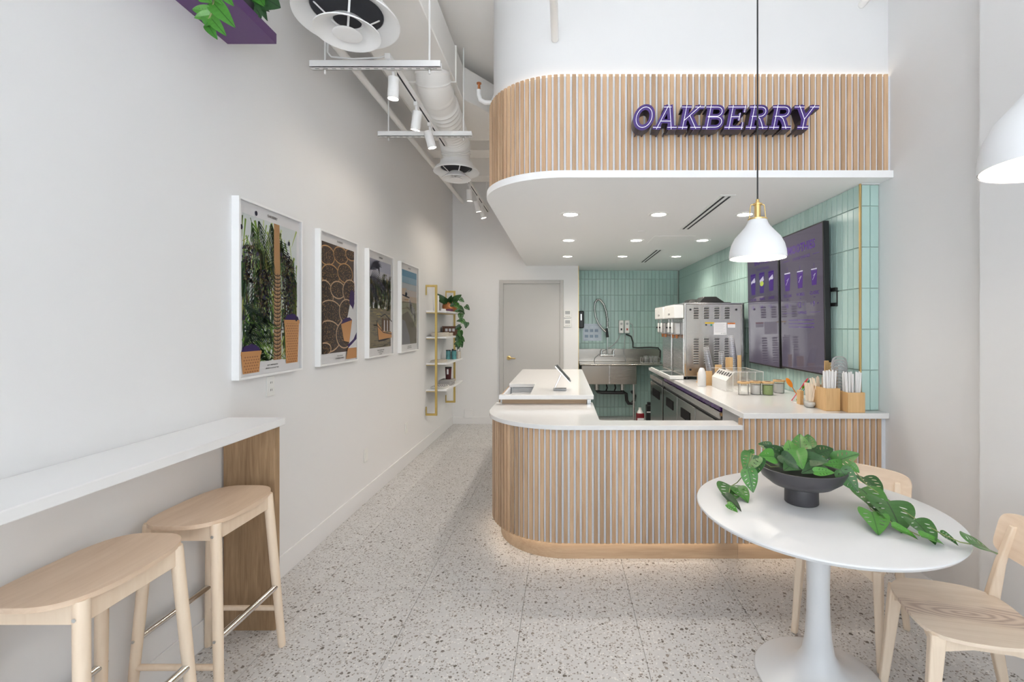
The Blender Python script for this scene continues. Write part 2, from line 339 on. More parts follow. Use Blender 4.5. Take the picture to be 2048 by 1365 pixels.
class Art:   # flat print: polygons in (u, v), stacked in layers 0.2 mm apart
    def __init__(s): s.mb = MB(); s.mats = []; s.z = 0
    def layer(s): s.z += .0002
    def use(s, m):
        if m not in s.mats: s.mats.append(m)
        s.mb.cur = s.mats.index(m)
    def poly(s, m, pts): s.use(m); s.mb.add([(u, v, s.z) for u, v in pts], [tuple(range(len(pts)))])
    def rect(s, m, u0, u1, v0, v1): s.poly(m, [(u0, v0), (u1, v0), (u1, v1), (u0, v1)])
    def ell(s, m, u, v, ru, rv, n=20, rot=0):
        c, d = math.cos(rot), math.sin(rot)
        s.poly(m, [(u+ru*math.cos(t)*c-rv*math.sin(t)*d, v+ru*math.cos(t)*d+rv*math.sin(t)*c) for t in [2*PI*i/n for i in range(n)]])
    def ring(s, m, u, v, ru, rv, w, n=28, t0=0, t1=2*PI):
        s.use(m)
        for i in range(n):
            a, b = t0+(t1-t0)*i/n, t0+(t1-t0)*(i+1)/n
            s.mb.add([(u+ru*math.cos(a), v+rv*math.sin(a), s.z), (u+ru*math.cos(b), v+rv*math.sin(b), s.z), (u+(ru-w)*math.cos(b), v+(rv-w)*math.sin(b), s.z), (u+(ru-w)*math.cos(a), v+(rv-w)*math.sin(a), s.z)], [(0, 1, 2, 3)])
    def line(s, m, a, b, w, w1=None):
        w1 = w if w1 is None else w1; dx, dy = b[0]-a[0], b[1]-a[1]; L = math.hypot(dx, dy) or 1; nx, ny = -dy/L, dx/L
        s.poly(m, [(a[0]+nx*w/2, a[1]+ny*w/2), (a[0]-nx*w/2, a[1]-ny*w/2), (b[0]-nx*w1/2, b[1]-ny*w1/2), (b[0]+nx*w1/2, b[1]+ny*w1/2)])
    def text(s, m, body, u, v, h, bold=0, spacing=1.0, wmax=None):
        s.use(m); vs, fs, W, H = text_geo(body, bold, spacing); k = h/H; kx = k
        if wmax and W*k > wmax: kx = wmax/W
        s.mb.add([(u+x*kx, v+y*k, s.z) for x, y in vs], fs)
    def clip_build(s, name, parent, M):
        for i, v in enumerate(s.mb.v): s.mb.v[i] = M @ v
        return s.mb.build(name, s.mats, parent, fixn=False)

# ------------------------------------------------------------------ the room shell
XL = -1.735; XR = 2.111; YB = 7.336; YS = 7.95; XT = 1.985; CZ = 4.0; YF = -1.6; ZS = 2.497
def wbox(name, m, *a): return struct(MB().box(*a).build(name, m))
wl = wbox('wall_left', M_wall, XL-.12, XL, YF, YB+.1, 0, CZ)
wb = wbox('wall_back', M_wall, XL, .252, YB, YB+.14, 0, CZ)
wn = wbox('wall_niche', M_wall, .15, .252, YB+.14, YS+.1, 0, ZS)
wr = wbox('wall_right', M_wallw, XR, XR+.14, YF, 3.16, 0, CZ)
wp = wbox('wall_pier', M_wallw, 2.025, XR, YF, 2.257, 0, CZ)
wt = wbox('wall_tiled_side', M_tgrout, XT+.010, XR, 3.109, YS+.1, 0, ZS)
wret = wbox('wall_tiled_return', M_tgrout, XT+.014, XR, 3.108, 3.16, 0, ZS)
ws = wbox('wall_sink', M_tgrout, .252, XT, YS+.009, YS+.1, 0, ZS)
ceil = wbox('ceiling', M_ceil, XL-.12, XR+.14, YF, YS+.2, CZ, CZ+.1)
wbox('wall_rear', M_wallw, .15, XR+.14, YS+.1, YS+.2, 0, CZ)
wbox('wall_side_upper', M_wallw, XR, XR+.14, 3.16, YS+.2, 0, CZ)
struct(MB().box(-9, 9, -14, YF, -.12, -.02).build('ground_pavement', mat('pale_pavement', (.62, .62, .62), .8, noise=.06, nscale=2)))  # unseen; added so its sunlit surface throws light up onto ceiling and soffit
flo = struct(MB().box(XL-.12, XR+.14, YF, YS+.1, -.08, -.006).build('floor', M_grout))
# terrazzo floor slabs
TW, TL = .605, 1.21
for ix in range(-3, 5):
    x0 = -.2175+ix*TW
    for iy in range(-4, 6):
        y0 = 2.725+iy*TL
        a0, a1 = max(x0, XL), min(x0+TW, XR); b0, b1 = max(y0, YF), min(y0+TL, YS)
        if a1-a0 < .03 or b1-b0 < .03: continue
        MB().box(a0+.0012, a1-.0012, b0+.0012, b1-.0012, -.006, 0).build('tile', M_terr, flo)
# storefront opening behind the camera
win = struct(MB().box(XL, XL+.08, YF, YF+.1, 0, CZ).box(XR-.17, XR-.09, YF, YF+.1, 0, CZ).box(XL, 2.02, YF, YF+.1, 3.9, CZ).box(XL, 2.02, YF, YF+.1, 0, .1)
             .box(.1, .16, YF, YF+.1, .1, 3.9).box(XL+.08, 1.94, YF, YF+.1, 2.55, 2.62).build('window_1', M_black))
# skirting
def skirt(name, *a): return struct(MB().box(*a).build(name, M_wall, bevel=.002))
skirt('baseboard_left', XL, XL+.010, YF, YB, 0, .135)
skirt('baseboard_back', XL+.01, -1.0, YB-.012, YB, 0, .11)
skirt('baseboard_pier', 2.013, 2.025, YF, 2.257, 0, .1)
skirt('baseboard_right', XR-.010, XR, 2.257, 3.04, 0, .1)
struct(MB().box(.249, .256, YB-.004, YB+.002, 0, ZS).build('trim_1', M_brass))
struct(MB().box(XT-.004, XT+.005, 3.096, 3.109, .98, ZS).build('trim_2', M_brass))
struct(MB().box(XT+.005, XR, 3.094, 3.106, ZS-.006, ZS).build('trim_3', M_wallw))

# wall tiles (each tile its own piece; the smallest ones of the long side wall go into one 'stuff' part)
TP, TH = .0635, .2735; Z0 = 1.527-5*TH; G = .0026
def tile_mesh(name, w, h, axis):
    b = .0025; t = .009
    v = []
    for (x, y, z) in ((0,0,0),(w,0,0),(w,h,0),(0,h,0),(b,b,t),(w-b,b,t),(w-b,h-b,t),(b,h-b,t)): v.append((x, y, z))
    if axis == 'x': v = [(-z, x, y) for x, y, z in v]      # faces -x, runs along y
    else: v = [(x, -z, y) for x, y, z in v]                # faces -y, runs along x
    me = bpy.data.meshes.new(name); me.from_pydata(v, [], [(4,5,6,7),(0,1,5,4),(1,2,6,5),(2,3,7,6),(3,0,4,7)]); me.materials.append(M_tile)
    bm = bmesh.new(); bm.from_mesh(me); bm.normal_update()
    for f in bm.faces:
        d = f.normal.x if axis == 'x' else f.normal.y
        if d > .2: f.normal_flip()
    bm.to_mesh(me); bm.free(); return me
TM = {}
def put_tile(parent, axis, a, z, w, h, p):
    key = (axis, round(w, 4), round(h, 4))
    if key not in TM: TM[key] = tile_mesh('tile', w, h, axis)
    o = bpy.data.objects.new('tile', TM[key]); COL.objects.link(o); o.parent = parent
    o.location = (p, a, z) if axis == 'x' else (a, p, z)
def rows(zlo, zhi):
    for k in range(0, 12):
        z0 = max(Z0+(k-1)*TH, zlo); z1 = min(Z0+k*TH, zhi)
        if z1-z0 > .02: yield z0, z1
n_side = 0; rest = MB()
for i in range(80):
    y0 = 3.112+i*TP; y1 = min(y0+TP, YS)
    if y1-y0 < .02: break
    for z0, z1 in rows(.96, ZS):
        if n_side < 294: put_tile(wt, 'x', y0+G/2, z0+G/2, y1-y0-G, z1-z0-G, XT+.010); n_side += 1
        else: rest.box(XT+.002, XT+.010, y0+G/2, y1-G/2, z0+G/2, z1-G/2)
tag(rest.build('tile_field', M_tile, wt), kind='stuff')
for i in range(2):
    for z0, z1 in rows(.985, ZS-.006): put_tile(wret, 'y', XT+.008+i*.058, z0+G/2, .0565, z1-z0-G, 3.108)
nb = 0
for z0, z1 in sorted(rows(.0, ZS), reverse=True):
    for i in range(28):
        x0 = .254+i*TP; x1 = min(x0+TP, XT)
        if x1-x0 < .02: break
        put_tile(ws, 'y', x0+G/2, z0+G/2, x1-x0-G, z1-z0-G, YS+.009)

# ------------------------------------------------------------------ soffit, fascia, upper wall
def path(x1, yf, xl, r, yend, n=28):     # front line from the right, quarter turn, left side towards the back
    P = [(x1, yf)]
    for i in range(n+1):
        t = PI/2*i/n; P.append((xl+r-r*math.sin(t), yf+r-r*math.cos(t)))
    P.append((xl, yend)); return P
def shell(mb, x1, yf, xl, r, yend, th, z0, z1, n=28):
    a = path(x1, yf, xl, r, yend, n); b = path(x1, yf+th, xl+th, r-th, yend, n); k = len(a)
    vs = [(x, y, z) for z in (z0, z1) for x, y in a]+[(x, y, z) for z in (z0, z1) for x, y in b]
    fs = []
    for i in range(k-1):
        fs += [(i, i+1, k+i+1, k+i), (2*k+i, 3*k+i, 3*k+i+1, 2*k+i+1), (k+i, k+i+1, 3*k+i+1, 3*k+i), (i, 2*k+i, 2*k+i+1, i+1)]
    fs += [(0, k, 3*k, 2*k), (k-1, 3*k-1, 4*k-1, 2*k-1)]
    return mb.add(vs, fs)
RS = .60; XS = -.572; YSF = 2.966
sof = path(XR, YSF, XS, RS, YB-.002)+[(.20, YB-.002), (.20, YS+.05), (XT+.06, YS+.05), (XT+.06, 3.112), (XR, 3.112)]
so = struct(MB().prism(sof, ZS, 2.543).build('ceiling_soffit', M_soffit))
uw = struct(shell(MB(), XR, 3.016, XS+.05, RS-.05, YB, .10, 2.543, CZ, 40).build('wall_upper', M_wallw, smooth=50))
fa = thing('fascia', 'curved oak slat fascia above the service counter carrying the purple lettering', 'fascia', (0.8, 2.99, 2.543))
shell(MB(), XR, 2.997, XS+.031, RS-.031, YB, .016, 2.545, 3.160, 40).build('backing_panel', M_back, fa, world=True, smooth=50)
shell(MB(), XR-.01, 3.001, XS+.035, RS-.035, YB-.1, .009, 3.1605, 3.163, 40).build('led_strip', M_ledc, fa, world=True)
PITCH = .0393
def slat_spots(x1, yf, xl, r, yend):      # arc-length positions -> (x, y, angle of outward normal)
    out = []; s = .02; Lf = x1-(xl+r); La = PI/2*r
    while True:
        if s < Lf: out.append((x1-s, yf, 0.0))
        elif s < Lf+La:
            t = (s-Lf)/r; out.append((xl+r-r*math.sin(t), yf+r-r*math.cos(t), -t))
        else:
            y = yf+r+(s-Lf-La)
            if y > yend: break
            out.append((xl, y, -PI/2))
        s += PITCH
    return out
def slat_mesh(h):
    w, t, c = .0254, .012, .002
    pr = [(-w/2, 0), (-w/2, -t+c), (-w/2+c, -t), (w/2-c, -t), (w/2, -t+c), (w/2, 0)]
    mb = MB().prism(pr, 0, h); me = bpy.data.meshes.new('slat'); me.from_pydata([tuple(v) for v in mb.v], [], mb.f); me.materials.append(M_slat); return me
SLC = {}
def put_slats(parent, spots, z0, hfun):
    cache = SLC
    for x, y, a in spots:
        h = round(hfun(x), 4)
        if h not in cache: cache[h] = slat_mesh(h)
        o = bpy.data.objects.new('slat', cache[h]); COL.objects.link(o); o.parent = parent
        o.location = Vector((x, y, z0))-Vector(parent.location); o.rotation_euler = (0, 0, a)
put_slats(fa, slat_spots(XR-.012, 2.9965, XS+.0305, RS-.0305, 7.3), 2.545, lambda x: .622)

# ------------------------------------------------------------------ service counter
ZC1 = .905; ZC2 = .984; XC = -.56; YC = 3.0; RC = .60
ct = thing('service_counter', 'curved oak slatted service counter with glowing kick plate', 'counter', (.3, 3.2, 0))
cr_ = thing('counter_end', 'straight taller oak slatted counter end against the right wall', 'counter', (1.64, 3.07, 0))
pen = thing('till_cabinet', 'till cabinet under the raised worktop with a notch at its left side', 'cabinet', (-.13, 4.9, 0))
shell(MB(), 1.165, 3.040, XC+.035, RC-.035, 3.92, .02, .128, ZC1-.03, 40).build('backing_panel', M_back, ct, world=True, smooth=50)
MB().box(1.167, XR, 3.040, 3.060, .128, ZC2-.036).build('backing_panel', M_back, cr_, world=True)
MB().box(XC+.035, XC+.055, 3.93, 6.03, .128, .947).build('backing_panel', M_back, pen, world=True)
for q in slat_spots(XR-.026, 3.0395, XC+.0345, RC-.0345, 6.0):
    if q[0] > 1.16: put_slats(cr_, [q], .128, lambda x: ZC2-.0365-.128)
    elif q[1] < 3.92: put_slats(ct, [q], .128, lambda x: ZC1-.0305-.128)
    else: put_slats(pen, [q], .128, lambda x: .947-.128)
shell(MB(), 1.166, 3.093, XC+.088, RC-.088, 3.92, .02, 0.0, .128, 40).build('kick_plate', M_oakh, ct, world=True, smooth=50)
shell(MB(), 1.166, 3.064, XC+.059, RC-.059, 3.92, .012, .130, .134, 40).build('led_strip', M_led, ct, world=True)
MB().box(1.167, XR, 3.093, 3.107, 0, .128).build('kick_plate', M_oakh, cr_, world=True)
MB().box(1.167, XR-.02, 3.064, 3.076, .130, .134).build('led_strip', M_led, cr_, world=True)
MB().box(XC+.088, XC+.1, 3.93, 6.03, 0, .128).build('kick_plate', M_oakh, pen, world=True)
MB().box(1.02, 1.16, 3.062, 3.168, .128, ZC1-.03).build('end_panel', M_oakp, ct, world=True)
low = path(1.166, YC, XC, RC, 3.92, 40)+[(.254, 3.92), (.254, 3.19), (.274, 3.17), (1.166, 3.17)]
tag(MB().prism(low, ZC1-.03, ZC1).build('countertop', M_quartz, loc='base', bevel=.003), 'low white quartz countertop with rounded corner on the slatted counter front', 'countertop')
MB().box(-.50, .235, 3.925, 6.03, 0, .60).box(-.245, .235, 3.925, 6.03, .60, .947).box(-.50, -.245, 4.56, 6.03, .60, .947).build('body', M_white, pen, world=True)
MB().box(-.50, .20, 3.85, 3.9245, ZC1+.001, .947).build('riser', M_oakh, pen, world=True)
MB().box(-.49, -.25, 4.545, 4.558, .72, .945).build('drawer', M_grey, pen, world=True, bevel=.002)
MB().box(-.49, -.25, 3.93, 4.54, .60, .90).build('tray', M_grey, pen, world=True)
MB().box(.205, .235, 3.85, 3.9, ZC1+.001, .947).build('bracket', M_steel, pen, world=True)
up = [(-.52, 3.787), (.255, 3.787), (.255, 6.05), (-.52, 6.05), (-.52, 4.54), (-.268, 4.54), (-.268, 3.85), (-.52, 3.85)]
tag(MB().prism(up, .9485, ZC2).build('countertop', M_quartz, loc='base', bevel=.003), 'raised white quartz worktop with a square notch holding the tablet stand', 'countertop')
rt = [(1.168, YC), (XR-.002, YC), (XR-.002, 3.093), (XT-.006, 3.093), (XT-.006, 6.3), (1.168, 6.3)]
tag(MB().prism(rt, .9485, ZC2).build('countertop', M_quartz, loc='base', bevel=.003), 'long white quartz worktop along the green tiled wall', 'countertop')

# ------------------------------------------------------------------ lettering
def stroke_poly(pts, wd):
    L_, R_ = [], []
    for i, p in enumerate(pts):
        a = Vector(pts[max(i-1, 0)]); b = Vector(pts[min(i+1, len(pts)-1)]); d = (b-a).normalized(); n = Vector((-d.y, d.x))
        if 0 < i < len(pts)-1:
            d1 = (Vector(p)-a).normalized(); n1 = Vector((-d1.y, d1.x)); k = 1/max(.5, n.dot(n1))
        else: k = 1
        L_.append(Vector(p)+n*wd/2*k); R_.append(Vector(p)-n*wd/2*k)
    return L_, R_
def arc(cx, cy, rx, ry, a0, a1, n=10): return [(cx+rx*math.cos(a0+(a1-a0)*i/n), cy+ry*math.sin(a0+(a1-a0)*i/n)) for i in range(n+1)]
W = .235; S = .165
bowl_t = [(.15, .915)]+arc(.50, .725, .21, .19, PI/2, -PI/2)+[(.15, .535)]
bowl_b = [(.15, .51)]+arc(.54, .30, .23, .21, PI/2, -PI/2)+[(.15, .09)]
GL = {
 'O': ([(arc(.42, .5, .33, .42, 0, 2*PI, 28), W)], .86),
 'A': ([([(.10, .0), (.43, 1)], W*.9), ([(.47, 1), (.73, 0)], W*1.1), ([(.22, .34), (.64, .34)], S), ([(-.06, .083), (.28, .083)], S), ([(.54, .083), (.95, .083)], S), ([(.24, .917), (.56, .917)], S)], .92),
 'K': ([([(.20, 0), (.20, 1)], W*1.1), ([(.20, .36), (.78, .97)], W*.85), ([(.40, .58), (.76, .03)], W*1.1), ([(.0, .083), (.40, .083)], S), ([(.0, .917), (.42, .917)], S), ([(.56, .917), (.95, .917)], S), ([(.52, .083), (.96, .083)], S)], .95),
 'B': ([([(.20, 0), (.20, 1)], W*1.1), (bowl_t, W*.85), (bowl_b, W*.85), ([(.0, .083), (.3, .083)], S), ([(.0, .917), (.3, .917)], S)], .86),
 'E': ([([(.20, 0), (.20, 1)], W*1.1), ([(.0, .083), (.78, .083)], S), ([(.0, .917), (.76, .917)], S), ([(.2, .52), (.56, .52)], S), ([(.73, .0), (.73, .30)], S*.8), ([(.72, 1), (.72, .70)], S*.8), ([(.55, .36), (.55, .68)], S*.7)], .84),
 'R': ([([(.20, 0), (.20, 1)], W*1.1), (bowl_t, W*.85), ([(.36, .53), (.50, .46), (.62, .26), (.72, .03)], W*1.05), ([(.0, .083), (.42, .083)], S), ([(.0, .917), (.3, .917)], S), ([(.54, .083), (.92, .083)], S)], .90),
 'Y': ([([(.45, 0), (.45, .45)], W*1.1), ([(.14, .98), (.45, .42)], W*1.05), ([(.78, .98), (.45, .42)], W*.85), ([(.22, .083), (.68, .083)], S), ([(-.06, .917), (.36, .917)], S), ([(.58, .917), (.98, .917)], S)], .92)}
LH = .150; LS = LH*.975
sgn = thing('shop_sign', 'purple slanted slab letters with white inline mounted on the slat fascia', 'sign', (1.0, 2.9, 2.757))
def letter(ch, ox):
    mb = MB(); nl = MB(); yf_, yb_ = 2.857, 2.937
    for k, (pts, wd) in enumerate(GL[ch][0]):
        pts = [(x, y) for x, y in pts]
        Lp, Rp = stroke_poly(pts, wd)
        if ch == 'O': Lp[-1] = Lp[0]; Rp[-1] = Rp[0]
        tfm = lambda p: (ox+(p[0]+.20*p[1])*LS, 2.757+p[1]*LH)
        Lq = [tfm(p) for p in Lp]; Rq = [tfm(p) for p in Rp]; n = len(Lq); e = k*.00025
        mb.cur = 0
        vs = [(x, yf_+e, z) for x, z in Lq]+[(x, yf_+e, z) for x, z in Rq]+[(x, yb_, z) for x, z in Lq]+[(x, yb_, z) for x, z in Rq]
        mb.add(vs, [(i, i+1, n+i+1, n+i) for i in range(n-1)])
        mb.cur = 1
        fs = [(2*n+i, 3*n+i, 3*n+i+1, 2*n+i+1) for i in range(n-1)]+[(i, 2*n+i, 2*n+i+1, i+1) for i in range(n-1)]+[(n+i, n+i+1, 3*n+i+1, 3*n+i) for i in range(n-1)]
        if ch != 'O': fs += [(0, n, 3*n, 2*n), (n-1, 3*n-1, 4*n-1, 2*n-1)]
        mb.add(vs, fs)
        cq = [tfm(p) for p in pts]
        for i in range(len(cq)-1):
            (x0, z0), (x1, z1) = cq[i], cq[i+1]
            if k == 0 or wd > .01: nl.bar((x0, yf_-.001, z0), (x1, yf_-.001, z1), .0026, .002, up=(0, 1, 0))
    for dx in (.25, .55): mb.box(ox+dx*LS-.004, ox+dx*LS+.004, yb_-.002, 2.981, 2.757+.05*LH-.004, 2.757+.05*LH+.004)
    o = mb.build('letter', [M_signf, M_signs], sgn, world=True); nl.tf(Matrix.Translation((0, 0, 0)))
    c = nl.build('inline', M_neon, o, fixn=True)
    for v in c.data.vertices: v.co -= Vector(sgn.location)
    return o
ox = PX(1270, 0, 2.857).x-.02; adv = .0
tot = sum(GL[c][1] for c in 'OAKBERRY'); span = PX(1645, 0, 2.857).x-ox-.03-.2*LS*.5
kk = span/(tot*LS)
for c in 'OAKBERRY':
    letter(c, ox); ox += GL[c][1]*LS*kk

# ------------------------------------------------------------------ downlights, slot vents, small ceiling fittings
dl = thing('downlight', 'recessed round downlight in the soffit', 'light', (0, 0, ZS), group='recessed downlights in the soffit')
MB().lathe_open([(.060, -.002), (.066, -.006), (.085, -.004), (.088, -.0005)], n=32).build('trim_ring', M_whitem, dl, smooth=40)
MB().lathe([(.0, -.0018), (.061, -.0018)], n=32).build('lens', M_lamp, dl)
names = {0: 'front', 1: 'middle', 2: 'rear'}; side = ['left', 'centre', 'right']
for j, y in enumerate((3.95, 5.15, 6.34)):
    for i, x in enumerate((.068, .818, 1.55)):
        o = dl if (i, j) == (0, 0) else copy_tree(dl)
        o.location = (x, y, ZS); o['label'] = 'recessed round downlight, %s one of the %s row in the soffit' % (side[i], names[j])
        l = bpy.data.lights.new('downlight_lamp', 'SPOT'); l.energy = 26; l.color = (1, .91, .80); l.spot_size = 2.7; l.spot_blend = .8; l.shadow_soft_size = .05
        lo = bpy.data.objects.new('downlight_lamp', l); COL.objects.link(lo); lo.location = (x, y, ZS-.02)
for y0, y1, t in ((3.361, 4.563, 'near'), (5.756, 6.93, 'far')):
    v = thing('slot_vent', 'white linear slot vent with two black slots, %s one in the soffit' % ('nearer' if t == 'near' else 'farther'), 'vent', (1.2, (y0+y1)/2, ZS))
    MB().box(1.142, 1.255, y0, y1, ZS-.004, ZS).build('frame', M_whitem, v, world=True)
    for x in (1.168, 1.212): MB().box(x, x+.017, y0+.03, y1-.03, ZS-.0055, ZS-.0035).build('slot', M_dark, v, world=True)
for x, y, t in ((.797, 4.66, 'nearer'), (.79, 7.0, 'farther')):
    tag(MB().lathe([(0, ZS-.006), (.035, ZS-.006), (.042, ZS-.002), (.042, ZS)], (x, y, 0), 24).build('sprinkler_cover', M_grey if t == 'x' else M_soffit, loc='base', smooth=40), 'flat round sprinkler cover plate in the soffit, %s one' % t, 'sprinkler')
tag(MB().box(.97, 1.40, 4.9, 5.33, ZS-.0025, ZS).build('access_panel', M_soffit, loc='base', bevel=.001), 'flush square access panel in the soffit between downlights', 'panel')

# ------------------------------------------------------------------ ceiling services on the left
dct = thing('rectangular_duct', 'painted rectangular air duct hung under the ceiling by the left wall', 'duct', (-1.17, 3, 3.6))
poly = [(-1.44, -1.4), (-.90, -1.4), (-.90, 4.2), (-.60, 4.62), (-.60, 5.15), (-1.44, 5.15)]
MB().prism(poly, 3.6, 3.9).build('casing', M_duct, dct, world=True, bevel=.006)
for y in (1.6, 2.7, 3.9): MB().box(-1.45, -.89, y, y+.03, 3.592, 3.905).build('flange', M_duct, dct, world=True)
for x in (-1.3, -1.0):
    for y in (.6, 2.2, 5.0): MB().cyl((x, y, 3.9), (x, y, CZ), .005, n=8).build('hanger', M_whitem, dct, world=True)
def round_diffuser(loc, R, label, duct_path, rib_from):
    t = thing('round_diffuser', label, 'air diffuser', loc)
    k = R/.25
    MB().lathe_open([(.172*k, .10), (.172*k, .045), (.180*k, .036), (.205*k, .022), (.238*k, .002), (.250*k, .0), (.252*k, .006), (.22*k, .045), (.185*k, .07), (.176*k, .10)], n=48).build('outer_cone', M_whitem, t, smooth=40)
    MB().lathe_open([(.066*k, -.002), (.074*k, -.020), (.115*k, -.046), (.150*k, -.068), (.158*k, -.070), (.158*k, -.064), (.12*k, -.036), (.084*k, -.006), (.070*k, .004)], n=48).build('middle_cone', M_whitem, t, smooth=40)
    MB().lathe([(.0, -.070), (.03*k, -.071), (.062*k, -.076), (.070*k, -.073), (.066*k, -.068), (.03*k, -.055), (.0, -.05)], n=32).build('centre_cap', M_whitem, t, smooth=40)
    MB().lathe([(0, .095), (.169*k, .095), (.170*k, .046)], n=32).build('throat', M_dark, t, smooth=40)  # dark colour put in for the shade up inside the duct
    mb = MB()
    for a in (0, PI/2, PI, 1.5*PI):
        a += .5; mb.bar((.02*k*math.cos(a), .02*k*math.sin(a), -.058), (.168*k*math.cos(a), .168*k*math.sin(a), .06), .01, .004)
    mb.build('spider', M_whitem, t)
    pts = [Vector(p) for p in duct_path]; rs = []; path_ = []
    # refine with Catmull-Rom
    P = [pts[0]]+pts+[pts[-1]]
    for i in range(1, len(P)-2):
        for s_ in range(16):
            u = s_/16; a, b, c, d = P[i-1], P[i], P[i+1], P[i+2]
            path_.append(.5*((2*b)+(c-a)*u+(2*a-5*b+4*c-d)*u*u+(3*b-a-3*c+d)*u**3))
    path_.append(pts[-1]); n = len(path_)
    for i in range(n): rs.append((.150 if rib_from < 1 else .165)*k+(.012 if (rib_from < i/n < .86 and i % 3 == 0) else 0)+(.006 if (i in (int(n*.08), int(n*.2), int(n*.33))) else 0))
    MB().tube(path_, rs, 32).build('duct', M_duct, t, world=True, smooth=50)
    return t
round_diffuser((-1.085, 4.76, 3.12), .23, 'white round ceiling diffuser at the end of the spiral duct, smaller looking far one', [(-1.05, 3.75, 3.6), (-1.05, 3.77, 3.56), (-1.053, 3.85, 3.51), (-1.06, 4.10, 3.475), (-1.075, 4.45, 3.455), (-1.084, 4.66, 3.40), (-1.085, 4.75, 3.30), (-1.085, 4.76, 3.20)], .38)
round_diffuser((-1.105, 2.39, 3.12), .255, 'large white round ceiling diffuser at the top edge above the track lights', [(-1.105, 2.39, 3.6), (-1.105, 2.39, 3.5), (-1.105, 2.39, 3.35), (-1.105, 2.39, 3.20)], 2)
def pipe(name, pts, r, label, m=M_whitem):
    return tag(MB().tube(pts, r, 14).build(name, m, loc='base', smooth=50), label, 'pipe')
pipe('sprinkler_pipe', [(-1.575, -1.5, 3.50), (-1.575, YB-.002, 3.50)], .028, 'long white sprinkler pipe running along the left wall', M_duct)
pipe('sprinkler_pipe', [(-.05, -1.5, 3.41), (-.05, 3.014, 3.41)], .024, 'short white pipe meeting the wall above the slat fascia near its curve', M_duct)
pipe('sprinkler_pipe', [(1.936, -1.5, 3.63), (1.936, 3.014, 3.63)], .022, 'white pipe end in the top right corner above the fascia', M_duct)
# sprinkler head on an elbow beside the fascia curve
sh = thing('fire_sprinkler', 'white elbow pipe with copper sprinkler head beside the fascia curve', 'sprinkler', (-.6, 3.9, 3.55))
c = [PX(992, 190, 3.9), PX(985, 205, 3.9), PX(970, 205, 3.9), PX(961, 200, 3.9), PX(958, 190, 3.9), PX(958, 180, 3.9)]
MB().tube(c, .019, 12).build('elbow', M_whitem, sh, world=True, smooth=60)
MB().tube([PX(992, 190, 3.9), PX(992, 190, 3.9)+Vector((0, 0, .05)), Vector((PX(992, 190, 3.9).x, 3.9, CZ))], .008, 8).build('drop', M_whitem, sh, world=True)
MB().cyl(PX(958, 180, 3.9), PX(958, 168, 3.9), .013, .010, 10).cyl(PX(958, 168, 3.9), PX(958, 166, 3.9), .02, .02, 10).build('head', M_copper, sh, world=True)
# strut trapeze bars with track
ZT = 3.24; XTK = -1.12
for i, (d, x0, x1, rods, lab) in enumerate(((3.01, -1.628, -.786, (-1.537, -.861), 'nearer white slotted strut bar hung on two rods below the large diffuser'), (4.10, -1.622, -.798, (-1.534, -.873), 'farther white slotted strut bar hung on two rods by the spiral duct'))):
    t = thing('strut_bar', lab, 'strut', ((x0+x1)/2, d, ZT-.025))
    MB().box(x0, x1, d-.02, d-.016, ZT-.024, ZT+.02).box(x0, x1, d+.016, d+.02, ZT-.024, ZT+.02).box(x0, x1, d-.02, d+.02, ZT-.024, ZT-.02).build('channel', M_whitem, t, world=True)
    n = 15
    for k in range(n):
        x = x0+.04+(x1-x0-.08)*k/(n-1); MB().box(x-.013, x+.013, d-.006, d+.006, ZT-.0245, ZT-.0235).build('slot', M_grey, t, world=True)
    for x in rods:
        MB().cyl((x, d, ZT-.06), (x, d, CZ), .006, n=8).build('rod', M_whitem, t, world=True)
        MB().cyl((x, d, ZT-.036), (x, d, ZT-.024), .013, n=6).build('nut', M_chrome, t, world=True)
for (y0, y1, lab) in ((2.97, 4.44, 'white light track carried by the two strut bars'), (5.45, 7.0, 'white light track beyond the far diffuser near the back wall')):
    t = thing('light_track', lab, 'track', (XTK, (y0+y1)/2, ZT+.02))
    MB().box(XTK-.018, XTK+.018, y0, y1, ZT+.0205, ZT+.055).build('rail', M_whitem, t, world=True, bevel=.002)
    MB().box(XTK-.006, XTK+.006, y0+.02, y1-.02, ZT+.0195, ZT+.0205).build('groove', M_dark, t, world=True)
    if y0 > 5:
        for y in (y0+.15, y1-.15): MB().cyl((XTK, y, ZT+.055), (XTK, y, CZ), .005, n=8).build('hanger', M_whitem, t, world=True)
    else: MB().tube([(-1.537+.02, 3.01, 3.6), (-1.52, 3.01, 3.32), (-1.49, 3.0, 3.285), (-1.35, 3.0, 3.272), (-1.18, 3.0, 3.28), (XTK, 3.0, 3.30)], .006, 8).build('cable', M_whitem, t, world=True, smooth=60)
sp = thing('track_spot', 'track spot', 'spotlight', (XTK, 3.08, ZT+.02), group='white track spotlights')
MB().box(-.014, .014, -.03, .03, -.03, -.0005).build('adapter', M_whitem, sp, bevel=.002)
MB().cyl((0, 0, -.03), (0, 0, -.075), .010, n=10).build('stem', M_whitem, sp)
bd = MB().lathe([(0, .07), (.030, .07), (.034, .066), (.036, -.07), (.033, -.07), (.033, -.062), (0, -.062)], n=28).build('can', M_whitem, sp, smooth=40)
ln = MB().lathe([(0, -.064), (.0325, -.064)], n=24).build('lens', M_spot, bd)
bd.location = (0, 0, -.135); bd.rotation_euler = (.25, .2, 0)
labs = ['nearest white track spotlight under the first strut bar', 'second white track spotlight beside the second strut bar', 'third white track spotlight just past the second strut bar',
        'white track spotlight beyond the far diffuser, brightest of the last three', 'second of the last three track spotlights near the back wall', 'last track spotlight nearest the back wall']
tilts = [(.05, .05), (.2, .2), (.15, -.25), (.2, 0), (.2, -.2), (.1, -.25)]
